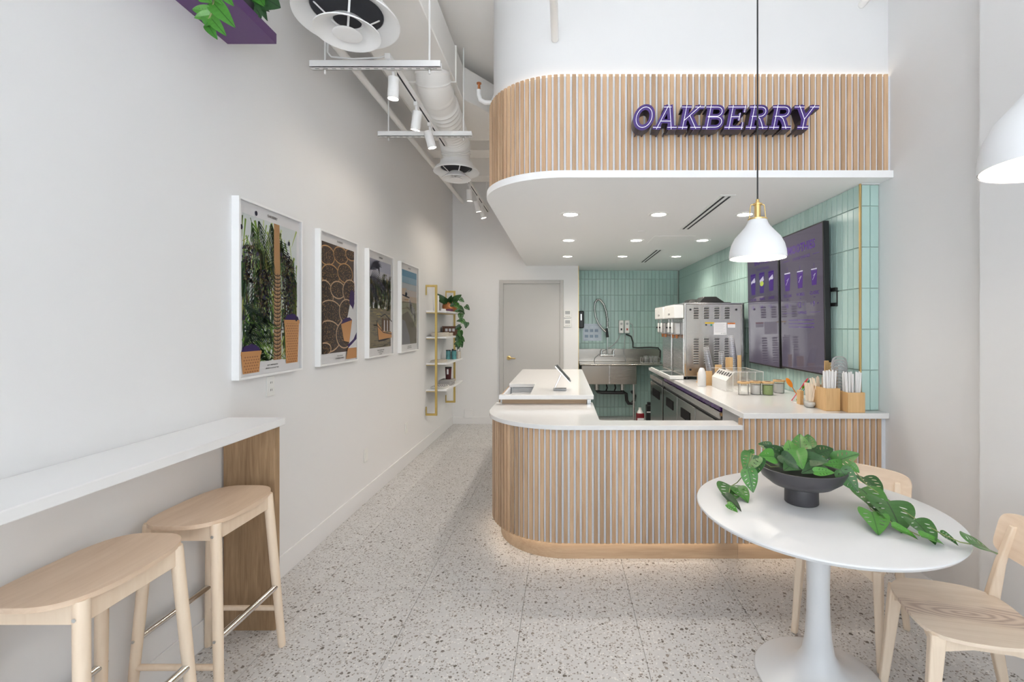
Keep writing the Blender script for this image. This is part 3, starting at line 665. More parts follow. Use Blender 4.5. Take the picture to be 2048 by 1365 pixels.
for i, y in enumerate((3.08, 3.567, 3.93, 5.6, 6.13, 6.5)):
    o = sp if i == 0 else copy_tree(sp)
    o.location = (XTK, y, ZT+.02); o['label'] = labs[i]
    b = [k for k in KIDS(o) if k.name.startswith('can')][0]; b.rotation_euler = (tilts[i][0], tilts[i][1], 0)
    l = bpy.data.lights.new('track_lamp', 'SPOT'); l.energy = (4, 4, 5, 8, 9, 8)[i]; l.color = (1, .87, .72); l.spot_size = 2.7; l.spot_blend = 1.0; l.shadow_soft_size = .03
    lo = bpy.data.objects.new('track_lamp', l); COL.objects.link(lo); lo.location = (XTK, y, ZT-.2); lo.rotation_euler = (.1, .15, 0)
# beams across the ceiling at the back
for y, h in ((5.35, .12), (5.95, .2), (6.6, .32)): struct(MB().box(XL, XS+.05, y, y+.28, CZ-h, CZ).build('beam_ceiling', M_ceil))

# ------------------------------------------------------------------ door, thermostats, plates
dr = struct(MB().box(-.931, -.04, YB-.012, YB+.03, .008, 2.213).build('door_1', M_door, bevel=.003))
for nm, a in (('frame', (-.994, -.931, YB-.03, YB, 0, 2.268)), ('frame', (-.04, .016, YB-.03, YB, 0, 2.268)), ('frame', (-.931, -.04, YB-.03, YB, 2.213, 2.268))):
    MB().box(*a).build('door_frame', M_frame, dr, bevel=.003)
MB().lathe([(0, 0), (.033, 0), (.033, .008), (0, .012)], (-.844, YB-.012, 1.045), 24, Matrix.Rotation(PI/2, 4, 'X')).build('door_rose', M_brass, dr, smooth=40)
MB().tube([(-.844, YB-.015, 1.045), (-.844, YB-.055, 1.045), (-.83, YB-.063, 1.043), (-.735, YB-.06, 1.038)], [.01, .011, .011, .008], 12).build('door_handle', M_brass, dr, smooth=60)
for z, lab in ((1.675, 'upper'), (1.53, 'lower')):
    t = thing('thermostat', '%s white wall thermostat with grey display beside the door' % lab, 'thermostat', (.08, YB, z))
    MB().box(-.06, .06, -.02, 0, 0, .125).build('case', M_plas, t, bevel=.004)
    MB().box(-.038, .038, -.0215, -.0195, .055, .108).build('display', M_grey, t)
    for k in range(3): MB().box(-.035+.028*k, -.015+.028*k, -.0215, -.0195, .018, .030).build('button', M_frame, t)
tag(MB().box(*[PX(929, 0, YB).x, PX(945, 0, YB).x], YB-.02, YB-.008, PX(0, 836, YB).z, PX(0, 819, YB).z).build('cover_plate', M_wall, loc='base', bevel=.003), 'blank square cover plate low on the back wall', 'wall plate')
def wall_plate(y, z, lab, kind):
    t = thing('wall_outlet', lab, 'outlet', (XL, y, z))
    MB().box(0, .006, -.036, .036, -.058, .058).build('plate', M_plas, t, bevel=.003)
    if kind == 'duplex':
        for s in (-1, 1):
            f = MB().box(.006, .008, -.016, .016, s*.022-.016, s*.022+.016).build('socket', M_plas, t, bevel=.002)
            MB().box(.008, .0085, -.008, -.005, s*.022-.006, s*.022+.006).box(.008, .0085, .005, .008, s*.022-.006, s*.022+.006).build('socket_slot', M_black, f)
    else: MB().box(.006, .009, -.016, .016, -.033, .033).build('rocker', M_plas, t, bevel=.002)
wall_plate(4.095, PX(0, 911, 4.095).z, 'white rocker switch plate low on the left wall, nearer one', 'rocker')
wall_plate(5.155, PX(0, 857, 5.155).z, 'white rocker plate low on the left wall, farther one', 'rocker')
wall_plate(2.758, PX(0, 773, 2.758).z, 'white double socket just below the palm tree poster', 'duplex')

# ------------------------------------------------------------------ bar ledge and end panel
tag(MB().box(XL+.002, -1.434, -1.2, 2.408, 1.037, 1.076).build('bar_ledge', M_white, loc='base', bevel=.004), 'narrow white bar ledge fixed along the left wall', 'ledge')
tag(MB().box(XL+.012, -1.462, 2.362, 2.404, 0, 1.036).build('ledge_support', M_oakp, loc='base', bevel=.002), 'dark oak veneer end panel carrying the white bar ledge', 'panel')

# ------------------------------------------------------------------ bar stools
def superell(a, b, e, n): return [(a*math.copysign(abs(math.cos(t))**e, math.cos(t)), b*math.copysign(abs(math.sin(t))**e, math.sin(t))) for t in [2*PI*i/n for i in range(n)]]
def plate(outline, zf, th, rings=8, mats=None):   # a thin dished plate filled in rings
    mb = MB(); n = len(outline)
    vs = []
    for s_ in (1, 0):
        for r in range(1, rings+1):
            k = r/rings
            for x, y in outline: vs.append((x*k, y*k, zf(x*k, y*k)-(0 if s_ else th)))
    vs += [(0, 0, zf(0, 0)), (0, 0, zf(0, 0)-th)]; T = len(vs); fs = []
    for base, flip in ((0, 0), (rings*n, 1)):
        cidx = T-2 if not flip else T-1
        for i in range(n): fs.append((cidx, base+i, base+(i+1) % n))
        for r in range(rings-1):
            for i in range(n): fs.append((base+r*n+i, base+(r+1)*n+i, base+(r+1)*n+(i+1) % n, base+r*n+(i+1) % n))
    e0 = (rings-1)*n; e1 = rings*n+(rings-1)*n
    for i in range(n): fs.append((e0+i, e1+i, e1+(i+1) % n, e0+(i+1) % n))
    return mb.add(vs, fs)
st = thing('bar_stool', 'pale birch bar stool standing nearer the camera under the white ledge', 'stool', (-1.535, 1.52, 0), group='bar stools')
ZSEAT = .772
outl = superell(.165, .235, .62, 56)
outl = [(x*(1-.10*(y/.235)**2 if x < 0 else 1), y) for x, y in outl]
plate(outl, lambda x, y: ZSEAT-.014*(1-(y/.235)**2)*.8-.008*max(0, 1-(x/.165)**2)*.5, .016).build('seat', M_seat, st, smooth=50)
LT = {}
for sx in (-1, 1):
    for sy in (-1, 1):
        p0 = Vector((sx*.178, sy*.205, .0)); p1 = Vector((sx*.134, sy*.166, .752)); LT[sx, sy] = (p0, p1)
        lg = MB().tube([p0, p0+(p1-p0)*.02, p0+(p1-p0)*.5, p1-(p1-p0)*.01, p1], [.0145, .0165, .0195, .0205, .019], 18).build('leg', M_birch, st, smooth=50)
        for h in (.705, .30):
            q = p0+(p1-p0)*(h/.752); MB().cyl(q+Vector((0, sy*.017, 0)), q+Vector((0, sy*.0225, 0)), .006, n=10).build('screw', M_chrome, lg)
def at_h(s, h): p0, p1 = LT[s]; return p0+(p1-p0)*(h/.752)
for sx in (-1, 1):
    MB().bar(at_h((sx, -1), .715), at_h((sx, 1), .715), .018, .062).build('apron', M_birch, st, bevel=.002)
    MB().tube([at_h((sx, -1), .30), at_h((sx, 1), .30)], .0145, 16).build('footrest', M_chrome, st, smooth=50)
for sy in (-1, 1):
    MB().bar(at_h((-1, sy), .715), at_h((1, sy), .715), .018, .062).build('apron', M_birch, st, bevel=.002)
    MB().tube([at_h((-1, sy), .19), at_h((1, sy), .19)], .012, 14).build('rail', M_birch, st, smooth=50)
copy_tree(st, loc=(-1.535, 2.045, 0), label='pale birch bar stool beside the oak end panel of the ledge')

# ------------------------------------------------------------------ round table, chairs
tb = thing('pedestal_table', 'round white pedestal table with trumpet base holding the plant bowl', 'table', (1.126, 2.048, 0))
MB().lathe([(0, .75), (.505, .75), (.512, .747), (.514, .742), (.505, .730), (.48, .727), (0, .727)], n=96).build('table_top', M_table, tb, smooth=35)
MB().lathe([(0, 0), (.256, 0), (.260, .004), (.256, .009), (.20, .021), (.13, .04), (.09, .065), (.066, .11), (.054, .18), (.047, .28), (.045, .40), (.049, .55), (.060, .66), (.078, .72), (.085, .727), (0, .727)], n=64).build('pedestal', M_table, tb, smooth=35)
def chair(loc, rz, label):
    c = thing('dining_chair', label, 'chair', loc, rz, 'ash chairs at the round table')
    # local frame: faces -y
    out = []
    for x, y in superell(.215, .205, .55, 64):
        kx = 1.0 if y < 0 else 1-.12*(y/.205); out.append((x*kx, y))
    plate(out, lambda x, y: .452-.012*(1-min(1, (x/.2)**2))*(1 if y > -.1 else max(0, 1-(-.1-y)/.1))-.006*max(0, -y-.12)/.08, .013, 10).build('seat', M_ashseat, c, smooth=50)
    for s in (-1, 1):
        MB().bar((s*.185, -.205, 0), (s*.165, -.165, .438), .026, .03, (0, 1, 0), (.036, .050)).build('leg', M_ash, c, bevel=.006, seg=3)
        mb = MB(); lv = [((s*.190, .245, 0), .026, .030), ((s*.172, .185, .30), .034, .046), ((s*.168, .180, .43), .034, .046), ((s*.160, .205, .58), .030, .030), ((s*.150, .245, .74), .026, .018)]
        vs = []
        for (x, y, z), wx, wy in lv: vs += [(x-wx/2, y-wy/2, z), (x+wx/2, y-wy/2, z), (x+wx/2, y+wy/2, z), (x-wx/2, y+wy/2, z)]
        fs = [(3, 2, 1, 0), (16, 17, 18, 19)]+[(4*k+i, 4*k+(i+1) % 4, 4*k+4+(i+1) % 4, 4*k+4+i) for k in range(4) for i in range(4)]
        mb.add(vs, fs).build('leg', M_ash, c, bevel=.005, seg=3)
        MB().add([(s*.165-.011, -.15, .438), (s*.165-.011, .165, .438), (s*.165-.011, .165, .385), (s*.165-.011, .06, .405), (s*.165-.011, -.06, .405), (s*.165-.011, -.15, .385),
                  (s*.165+.011, -.15, .438), (s*.165+.011, .165, .438), (s*.165+.011, .165, .385), (s*.165+.011, .06, .405), (s*.165+.011, -.06, .405), (s*.165+.011, -.15, .385)],
                 [(0,1,2,3,4,5),(11,10,9,8,7,6)]+[(i, 6+i, 6+(i+1) % 6, (i+1) % 6) for i in range(6)]).build('side_rail', M_ash, c)
    MB().add([(-.155, -.176, .438), (.155, -.176, .438), (.155, -.176, .375), (.09, -.176, .412), (-.09, -.176, .412), (-.155, -.176, .375), (-.155, -.154, .438), (.155, -.154, .438), (.155, -.154, .375), (.09, -.154, .412), (-.09, -.154, .412), (-.155, -.154, .375)],
             [(0,1,2,3,4,5),(11,10,9,8,7,6)]+[(i, 6+i, 6+(i+1) % 6, (i+1) % 6) for i in range(6)]).build('front_rail', M_ash, c)
    MB().box(-.155, .155, .165, .187, .385, .438).build('rear_rail', M_ash, c)
    # curved backrest
    mb = MB(); nx, nz = 24, 6; vs = []; ol = superell(1, 1, .38, 72)
    rings = 7; base = []
    for side_ in (0, 1):
        for r in range(1, rings+1):
            for ux, uz in ol:
                x = ux*.212*r/rings; z = uz*.088*r/rings
                y = .262-.075*(1-(x/.212)**2)*-.55-.03+z*.24 - (.013 if side_ else 0)
                vs.append((x, y, .700+z))
    n = len(ol); vs += [(0, .262+.041-.03, .700), (0, .262+.041-.03-.013, .700)]; T = len(vs); fs = []
    for b_, ci in ((0, T-2), (rings*n, T-1)):
        for i in range(n): fs.append((ci, b_+i, b_+(i+1) % n))
        for r in range(rings-1):
            for i in range(n): fs.append((b_+r*n+i, b_+(r+1)*n+i, b_+(r+1)*n+(i+1) % n, b_+r*n+(i+1) % n))
    for i in range(n): fs.append(((rings-1)*n+i, (2*rings-1)*n+i, (2*rings-1)*n+(i+1) % n, (rings-1)*n+(i+1) % n))
    mb.add(vs, fs).build('backrest', wood_back, c, smooth=50)
    return c
wood_back = wood('ash_back_grain', (.70, .545, .41), (.82, .68, .545), 'X', 10, 3.5, .4, .03)
def face_rot(dx, dy): return math.atan2(dy, dx)+PI/2        # local -y -> (dx, dy)
chair((1.447, 2.347, 0), face_rot(-.744, -.668), 'pale ash chair behind the round table beside the slatted counter')
chair((1.550, 1.795, 0), face_rot(-.970, .245), 'pale ash chair in front at the right edge of the picture')

# ------------------------------------------------------------------ pendants
def pendant(loc, label):
    t = thing('pendant_lamp', label, 'pendant lamp', loc, group='white bell pendants')
    prof = [(.118, 0), (.119, .008), (.117, .035), (.110, .062), (.095, .092), (.072, .118), (.052, .142), (.043, .158), (.039, .170), (.036, .172)]
    MB().lathe_open(prof, n=56).build('shade', M_shade, t, smooth=60)
    MB().lathe_open([(r-.0025, z+.0005) for r, z in prof], n=56).build('shade_lining', M_lampin, t, smooth=60)
    MB().lathe([(.040, .170), (.041, .176), (.034, .179), (.0, .179)], n=32).build('collar', M_brass, t, smooth=40)
    MB().cyl((0, 0, .178), (0, 0, .24), .0135, n=24).cyl((0, 0, .237), (0, 0, .243), .020, n=24).cyl((0, 0, .243), (0, 0, .252), .012, .008, 20).cyl((0, 0, .250), (0, 0, .262), .007, n=16).build('socket', M_brass, t, smooth=40)
    for s in (-1, 1): MB().tube([(s*.018, 0, .239), (s*.028, 0, .239), (s*.030, 0, .236), (s*.037, 0, .178)], .0022, 8).build('yoke', M_brass, t, smooth=60)
    MB().cyl((0, 0, .26), (0, 0, CZ-loc[2]), .0035, n=10).build('cord', M_black, t)
    MB().lathe([(0, .10), (.022, .085), (.03, .06), (.022, .035), (0, .028)], n=20).cyl((0, 0, .09), (0, 0, .172), .014, n=14).build('bulb', M_bulb, t, smooth=50)
    l = bpy.data.lights.new('pendant_bulb', 'POINT'); l.energy = 5; l.color = (1, .86, .70); l.shadow_soft_size = .04
    lo = bpy.data.objects.new('pendant_bulb', l); COL.objects.link(lo); lo.location = Vector(loc)+Vector((0, 0, .015))
pendant((.864, 2.06, 1.848), 'white bell pendant lamp on a black cord in front of the menu screens')
pendant((.925, .862, 1.850), 'white bell pendant lamp cut off by the right edge of the picture')

# ------------------------------------------------------------------ menu screens
M_scr = mat('screen_dark', (.02, .018, .025), .06, emit=(.070, .060, .085), es=.9, spec=.42)
M_scrt = mat('screen_print', (.03, .01, .08), .15, emit=(.032, .009, .105), es=.9)
M_scrl = mat('screen_light', (.2, .2, .25), .15, emit=(.30, .28, .36), es=.9)
M_scrg = mat('screen_lime', (.2, .25, .05), .15, emit=(.25, .30, .05), es=.9)
def cup_icon(a, u, v, h, kind):
    w = h*.30
    if kind == 'straw':
        a.poly(M_scrt, [(u-w*.8, v-h/2), (u+w*.8, v-h/2), (u+w*1.05, v+h*.30), (u-w*1.05, v+h*.30)])
        a.rect(M_scrt, u-w*1.12, u+w*1.12, v+h*.31, v+h*.36); a.rect(M_scrl, u-w, u+w, v+h*.37, v+h*.43); a.line(M_scrt, (u, v+h*.43), (u+.003, v+h*.72), .004)
        a.layer(); a.line(M_scrl, (u-w*.5, v-h*.2), (u+w*.5, v+h*.15), .004); a.line(M_scrl, (u-w*.3, v+h*.02), (u+w*.45, v+.02), .003)
    else:
        a.poly(M_scrt, [(u-w*.7, v-h/2), (u+w*.7, v-h/2), (u+w, v+h*.45), (u-w, v+h*.45)]); a.ell(M_scrt, u, v+h*.45, w*1.05, h*.05)
        a.layer(); a.poly(M_scrl, [(u-w*.6, v-h*.1), (u+w*.8, v+h*.1), (u+w*.6, v+h*.3), (u-w*.8, v+h*.12)])
        a.layer(); a.ell(M_scrg if kind == 'lime' else M_scrt, u, v-h*.05, w*.7, h*.12)
def screen(y0, y1, z0, z1, x_top, x_bot, label, main):
    W_, H_ = y1-y0, z1-z0; al = math.atan2(x_bot-x_top, H_)
    t = thing('menu_screen', label, 'screen', (x_bot, (y0+y1)/2, z0), group='menu screens')
    # local: u along -y.. seen from the aisle the near edge is on the right
    Mx = Matrix.Rotation(-al, 4, 'Y')
    b = MB().box(0, .045, -W_/2, W_/2, 0, H_).tf(Mx).build('bezel', M_black, t, bevel=.004)
    a = Art(); m = .012
    a.rect(M_scr, -W_/2+m, W_/2-m, m, H_-m); a.layer()
    if main:
        a.text(M_scrt, 'SMOOTHIES', .0, H_*.875, .072, .035, 1.0, W_*.68); a.text(M_scrt, 'CHOOSE YOUR SIZE', .02, H_*.805, .022, .02, 1, W_*.42)
        a.line(M_scrt, (-W_*.42, H_*.805), (-W_*.24, H_*.805), .004); a.line(M_scrt, (W_*.28, H_*.805), (W_*.42, H_*.805), .004)
        for u, s_, n_, p_ in ((-.21, .165, 'THE OAK', '16'), (.0, .15, 'WORKS', '12'), (.21, .135, 'CLASSIC', '9')):
            cup_icon(a, u, H_*.655, s_, 'straw'); a.text(M_scrt, n_, u, H_*.545, .026, .015, 1, .15); a.text(M_scrt, '24oz', u, H_*.517, .010)
            a.text(M_scrt, '$', u-.05, H_*.475, .02); a.text(M_scrt, p_, u-.01, H_*.472, .042, .01); a.text(M_scrt, '.99', u+.045, H_*.472, .015)
        a.text(M_scrt, 'TOPPINGS', .02, H_*.415, .022, .015); a.line(M_scrt, (-W_*.42, H_*.415), (-W_*.14, H_*.415), .003); a.line(M_scrt, (W_*.2, H_*.415), (W_*.42, H_*.415), .003)
        for k in range(3): a.rect(M_scrt, -.2, .2, H_*(.36-.025*k), H_*(.366-.025*k))
    else:
        a.text(M_scrt, 'BOWLS', 0, H_*.875, .075, .035, 1, W_*.6); a.text(M_scrt, 'CHOOSE YOUR SIZE', .02, H_*.805, .022, .02, 1, W_*.42)
        for u, s_, n_, p_, kd in ((-.2, .21, 'THE OAK', '18', 'cup'), (.0, .20, 'WORKS', '14', 'lime'), (.2, .185, 'CLASSIC', '11', 'cup')):
            cup_icon(a, u, H_*.69, s_, kd); a.text(M_scrt, n_, u, H_*.555, .024, .015, 1, .14)
            a.text(M_scrt, '$', u-.05, H_*.49, .02); a.text(M_scrt, p_, u-.01, H_*.487, .038, .01); a.text(M_scrt, '.99', u+.04, H_*.487, .014)
    # map (u, v, z) -> facing -x : u -> -y (u grows towards the near edge on the right), v -> z
    Mp = Mx @ Matrix(((0, 0, -1, -.0006), (-1, 0, 0, 0), (0, 1, 0, 0), (0, 0, 0, 1)))
    a.clip_build('display', t, Mp)
    mb = MB(); zc = H_*.5
    mb.box(.045, XT-x_bot, -W_/2-.045, -W_/2+.1, zc-.06, zc-.035).box(.045, XT-x_bot, -W_/2-.045, -W_/2+.1, zc+.05, zc+.075).box(XT-x_bot-.012, XT-x_bot-.0005, -W_/2+.04, W_/2-.1, zc-.075, zc+.085).box(.06, .07, -W_/2-.045, -W_/2-.03, zc-.06, zc+.07)
    mb.tf(Matrix.Identity(4)).build('mount', M_black, t)
    return t
screen(3.40, 4.085, 1.184, 2.32, 1.905, 1.925, 'tall wall menu screen reading SMOOTHIES, the nearer one', True)
screen(4.115, 4.80, 1.170, 2.32, 1.905, 1.925, 'tall wall menu screen farther along, partly behind the pendant lamp', False)

# ------------------------------------------------------------------ framed posters on the left wall
P_paper = mat('poster_paper', (.82, .815, .83), .6); P_ink = flat('ink', (.02, .02, .03)); P_navy = flat('print_navy', (.022, .02, .05))
P_pur = flat('print_purple', (.035, .012, .11)); P_or = flat('print_orange', (.62, .31, .12)); P_or2 = flat('print_orange_dark', (.36, .15, .07))
G_ = [flat('print_green_%d' % i, c) for i, c in enumerate([(.10, .22, .03), (.22, .36, .06), (.40, .50, .14), (.03, .085, .025), (.62, .70, .38), (.012, .035, .016), (.30, .34, .05)])]
B_ = [flat('print_brown_%d' % i, c) for i, c in enumerate([(.33, .16, .06), (.50, .28, .12), (.12, .06, .03), (.045, .028, .024), (.075, .05, .042), (.62, .42, .26), (.20, .13, .06)])]
S_ = [flat('print_sky_%d' % i, c) for i, c in enumerate([(.70, .74, .74), (.46, .47, .58), (.54, .53, .60), (.13, .32, .50), (.28, .45, .58), (.48, .52, .56), (.60, .54, .52), (.60, .48, .38)])]
K_ = [flat('print_khaki_%d' % i, c) for i, c in enumerate([(.30, .27, .12), (.42, .34, .15), (.18, .19, .08), (.24, .20, .13), (.17, .15, .12), (.12, .115, .105), (.30, .29, .20), (.22, .22, .24)])]
def frame_thing(y0, label):
    t = thing('framed_poster', label, 'poster', (XL, y0, 1.262), group='framed posters on the left wall')
    W_, H_ = .60, .972; b = .013
    for a in ((0, .04, 0, b, 0, H_), (0, .04, W_-b, W_, 0, H_), (0, .04, b, W_-b, 0, b), (0, .04, b, W_-b, H_-b, H_)): MB().box(*a).build('frame_bar', M_white, t, bevel=.001)
    MB().box(0, .024, b, W_-b, b, H_-b).build('backing', P_paper, t)
    MB().add([(.036, b, b), (.036, W_-b, b), (.036, W_-b, H_-b), (.036, b, H_-b)], [(0, 1, 2, 3)]).build('glazing', M_pane, t)
    return t
MP = Matrix(((0, 0, 1, .0244), (1, 0, 0, 0), (0, 1, 0, 0), (0, 0, 0, 1)))
U0, U1, V0, V1 = .045, .555, .085, .895
def inside(u, v): return U0 <= u <= U1 and V0 <= v <= V1
def cl(u, v): return (min(max(u, U0), U1), min(max(v, V0), V1))
def frond(a, u, v, ang, L, spread, m, n=16, wd=.006, droop=.6, leaf=.13):
    du, dv = math.cos(ang), math.sin(ang); p = (u, v)
    for i in range(n):
        k = (i+1)/n; q = (u+du*L*k, v+dv*L*k-droop*L*k*k*.5)
        if inside(*p) and inside(*q): a.line(m, p, q, wd*.5)
        for s in (-1, 1):
            aa = math.atan2(q[1]-p[1], q[0]-p[0])+s*spread; ll = leaf*(1-.5*k)
            e = (q[0]+math.cos(aa)*ll, q[1]+math.sin(aa)*ll-.02*k)
            if inside(*q): a.line(m, q, cl(*e), wd, wd*.15)
        p = q
def basket(a, u, v, w0, w1, h, weave=True):
    a.poly(P_or, [(u-w0/2, v), (u+w0/2, v), (u+w1/2, v+h), (u-w1/2, v+h)]); a.layer()
    if weave:
        n = int(h/.016)
        for i in range(n):
            vv = v+.008+i*.016; ww = w0+(w1-w0)*(vv-v)/h; nn = int(ww/.02)
            for j in range(nn):
                uu = u-ww/2+.012+j*.02+(.01 if i % 2 else 0)
                if uu+.016 < u+ww/2: a.poly(P_or2, [(uu, vv), (uu+.008, vv+.005), (uu+.016, vv), (uu+.008, vv-.005)])
    a.layer(); a.rect(P_or, u-w1/2-.004, u+w1/2+.004, v+h-.022, v+h); a.layer()
    pts = [(u-w1/2+.004, v+h)]+[(u-w1/2+.004+(w1-.008)*i/14, v+h+.035*math.sin(PI*i/14)**.6+random.uniform(0, .008)) for i in range(1, 14)]+[(u+w1/2-.004, v+h)]
    a.poly(P_pur, pts); a.layer()
def head_text(a, cap):
    a.layer(); a.text(P_ink, 'OAKBERRY', .30, .925, .015, .02, 1.05, .095)
    for i, c in enumerate(cap): a.text(P_ink, c, .30, .060-.018*i, .010, .02, 1.0, .19)
random.seed(3)
# poster 1: palm trunk and acai bunches
t = frame_thing(2.437, 'framed poster of a palm trunk with dark berry bunches, nearest one'); a = Art()
a.rect(S_[0], U0, U1, V0, V1); a.layer()
for i in range(60):
    u = random.uniform(U0, U1); v = random.uniform(.12, .62); L = random.uniform(.15, .3)
    a.line(random.choice([G_[0], G_[3], G_[5], K_[2]]), (u, v+L*.5), cl(u+random.uniform(-.03, .03), v-L*.5), random.uniform(.012, .03), .006)
a.layer()
for i in range(170):
    u = random.uniform(U0, U1); v = random.uniform(V0, V1); L = random.uniform(.08, .3); an = random.uniform(-2.1, -1.0)
    a.line(random.choice([G_[4], G_[2], G_[1], G_[2], G_[6], G_[0]]), (u, v), cl(u+math.cos(an)*L, v+math.sin(an)*L), random.uniform(.008, .02), .002)
a.layer()
for i in range(22): frond(a, random.uniform(.08, .52), random.uniform(.6, .95), random.uniform(-2.6, -.6), random.uniform(.25, .45), .5, random.choice([G_[0], G_[1], G_[2], G_[6], G_[3], G_[5]]), 15, .010)
a.layer()
for i in range(160):
    u = random.choice([random.gauss(.44, .06), random.gauss(.22, .05), random.gauss(.09, .03)]); v = random.uniform(.35, .72); L = random.uniform(.06, .24)
    if inside(u, v): a.line(random.choice([G_[3], G_[5], B_[2], P_navy]), (u, v), cl(u+random.uniform(-.02, .02), v-L), .003, .002)
a.layer()
a.poly(B_[1], [(.318, V1), (.372, V1), (.380, .60), (.318, .60)]); a.poly(B_[0], [(.318, .60), (.380, .60), (.390, V0), (.315, V0)]); a.layer()
for i in range(14): a.line(random.choice([B_[1], B_[2], B_[5]]), (.322+i*.0044, .60), (.320+i*.005, V0), .0022)
a.layer()
for i in range(22):
    v = .60-i*.0228; a.ring(B_[3], .350, v, .034, .016, .006, 12, PI, 2*PI); a.ring(B_[5], .350, v-.007, .034, .016, .003, 12, PI, 2*PI)
for i in range(9): a.line(G_[5], (.30-random.random()*.02, .75), (.33, .62-i*.02), .002)
a.layer()
for i in range(1500):
    k = random.random()
    if k < .5: u = random.gauss(.45, .045); v = random.uniform(.28, .74)-abs(u-.45)*.6
    elif k < .85: u = random.gauss(.235, .035); v = random.uniform(.30, .62)-abs(u-.235)*.8
    else: u = random.gauss(.095, .022); v = random.uniform(.52, .73)
    if inside(u, v) and not (.312 < u < .392): a.ell(random.choice([P_navy, P_navy, B_[3], B_[2], K_[2]]), u, v, .0052, .0058, 7)
a.layer()
for i in range(60):
    u = random.uniform(U0, .28); v = random.uniform(.10, .36)
    a.line(random.choice([G_[5], G_[5], G_[3], G_[0]]), (u, v), cl(u+random.uniform(-.1, .12), v+random.uniform(-.12, .02)), .012, .002)
for an in (-.2, .25, -.6, .6): frond(a, .06, .17+.1*an, an, .24, .7, G_[5], 14, .009, .3, .09)
frond(a, .05, .40, -.3, .2, .6, G_[5], 12, .010, .2, .08)
a.layer(); a.layer()
basket(a, .115, .028, .135, .165, .12); basket(a, .498, .055, .125, .160, .27)
for u, v in ((.155, .915), (.035, .815), (.165, .69), (.385, .72), (.465, .80), (.055, .33), (.545, .33), (.225, .45), (.455, .425)): a.ell(P_navy, u, v, .011, .014, 16)
head_text(a, ('AÇAÍ COMES FROM THE', 'BRAZILIAN AÇAÍ PALM TREES')); a.clip_build('print', t, MP)
# poster 2: round baskets of berries
t = frame_thing(3.257, 'framed poster of round trays full of dark berries, second one'); a = Art()
a.rect(B_[4], U0, U1, V0, V1); a.layer()
tr = [(.12, .80, .12, .075), (.33, .83, .12, .07), (.50, .86, .10, .05), (.17, .66, .14, .085), (.40, .70, .13, .08), (.08, .50, .13, .12), (.28, .56, .12, .07), (.48, .56, .13, .10), (.16, .37, .19, .11), (.42, .40, .13, .10), (.13, .21, .20, .12), (.38, .22, .14, .11), (.07, .12, .10, .05), (.50, .30, .10, .1)]
def clipell(a, m, u, v, ru, rv): a.poly(m, [cl(u+ru*math.cos(x), v+rv*math.sin(x)) for x in [2*PI*i/26 for i in range(26)]])
for u, v, ru, rv in tr:
    clipell(a, B_[5] if v < .6 else B_[1], u, v, ru, rv); a.layer(); clipell(a, B_[3], u, v, ru-.010, rv-.010); a.layer()
    for i in range(int(1500*ru*rv/.02*.35)):
        r = math.sqrt(random.random()); x = random.random()*2*PI; p = (u+(ru-.016)*r*math.cos(x), v+(rv-.016)*r*math.sin(x))
        if inside(*p): a.ell(random.choice([B_[2], B_[6], B_[3], B_[3], B_[1]]), *p, .0038, .0038, 5)
    a.layer()
a.poly(P_paper, [(.40, .30), (.47, .47), (.53, .50), (.585, .48), (.585, .03), (.42, .03), (.46, .18)]); a.layer()
a.poly(P_pur, [(.455, .50), (.47, .56), (.50, .58), (.54, .56), (.545, .47), (.52, .42), (.50, .44), (.465, .46)])
a.poly(P_or, [(.365, .17), (.455, .155), (.505, .335), (.315, .305)])
a.layer(); a.poly(P_pur, [(.315, .30), (.345, .335), (.40, .35), (.46, .355), (.505, .335), (.42, .32)])
a.poly(P_or, [(.40, .025), (.585, .025), (.585, .11), (.43, .11)]); a.poly(P_pur, [(.425, .135), (.46, .15), (.53, .18), (.585, .235), (.585, .18), (.50, .14), (.44, .115)])
a.layer(); head_text(a, ('AÇAÍ IS HANDPICKED', 'BY RIVERSIDE FAMILIES')); a.clip_build('print', t, MP)
# poster 3: river with palm and boat
t = frame_thing(4.076, 'framed poster of a river bank with an orange boat, third one'); a = Art()
for i, m in enumerate((S_[1], S_[2], S_[2])): a.rect(m, U0, U1, V1-.10*(i+1)-.06*i, V1-.10*i)
a.rect(S_[2], U0, U1, .55, .73); a.layer(); a.rect(K_[3], U0, U1, V0, .45); a.layer()
for i in range(420):
    u = random.uniform(U0, U1); v = random.uniform(.44, .70)-.05*abs(u-.3); top = v+random.uniform(.03, .09)
    a.poly(random.choice([K_[0], K_[1], K_[2], K_[2], G_[3], G_[0], K_[6]]), [cl(u-.012, v), cl(u+.012, v), cl(u+random.uniform(-.01, .01), top)])
for u in (.36, .40, .52):
    for i in range(40): a.ell(random.choice([K_[2], K_[4], K_[7]]), *cl(u+random.gauss(0, .025), random.uniform(.62, .78)), .008, .010, 6)
a.layer()
for i in range(140):
    v = random.uniform(V0, .44); u = random.uniform(U0, U1); L = random.uniform(.03, .12)
    a.line(random.choice([K_[3], K_[4], K_[5], K_[1] if v > .36 else K_[4]]), (u, v), cl(u+L, v), random.uniform(.003, .010))
a.layer(); frond(a, .05, .78, .9, .34, .8, P_navy, 18, .012, 1.2, .14); frond(a, .05, .72, .2, .34, .7, P_navy, 16, .012, .9, .13); frond(a, .05, .66, -.4, .2, .7, P_navy, 12, .008, .5, .10); a.line(K_[5], (.06, .70), (.06, .50), .008)
a.layer(); a.poly(P_ink, [(.20, .33), (.215, .33), (.25, .18), (.40, .19), (.555, .21), (.555, .17), (.40, .145), (.24, .14)]); a.layer()
a.poly(P_or, [(.215, .32), (.33, .25), (.45, .22), (.575, .225), (.575, .17), (.42, .165), (.25, .155)]); a.layer()
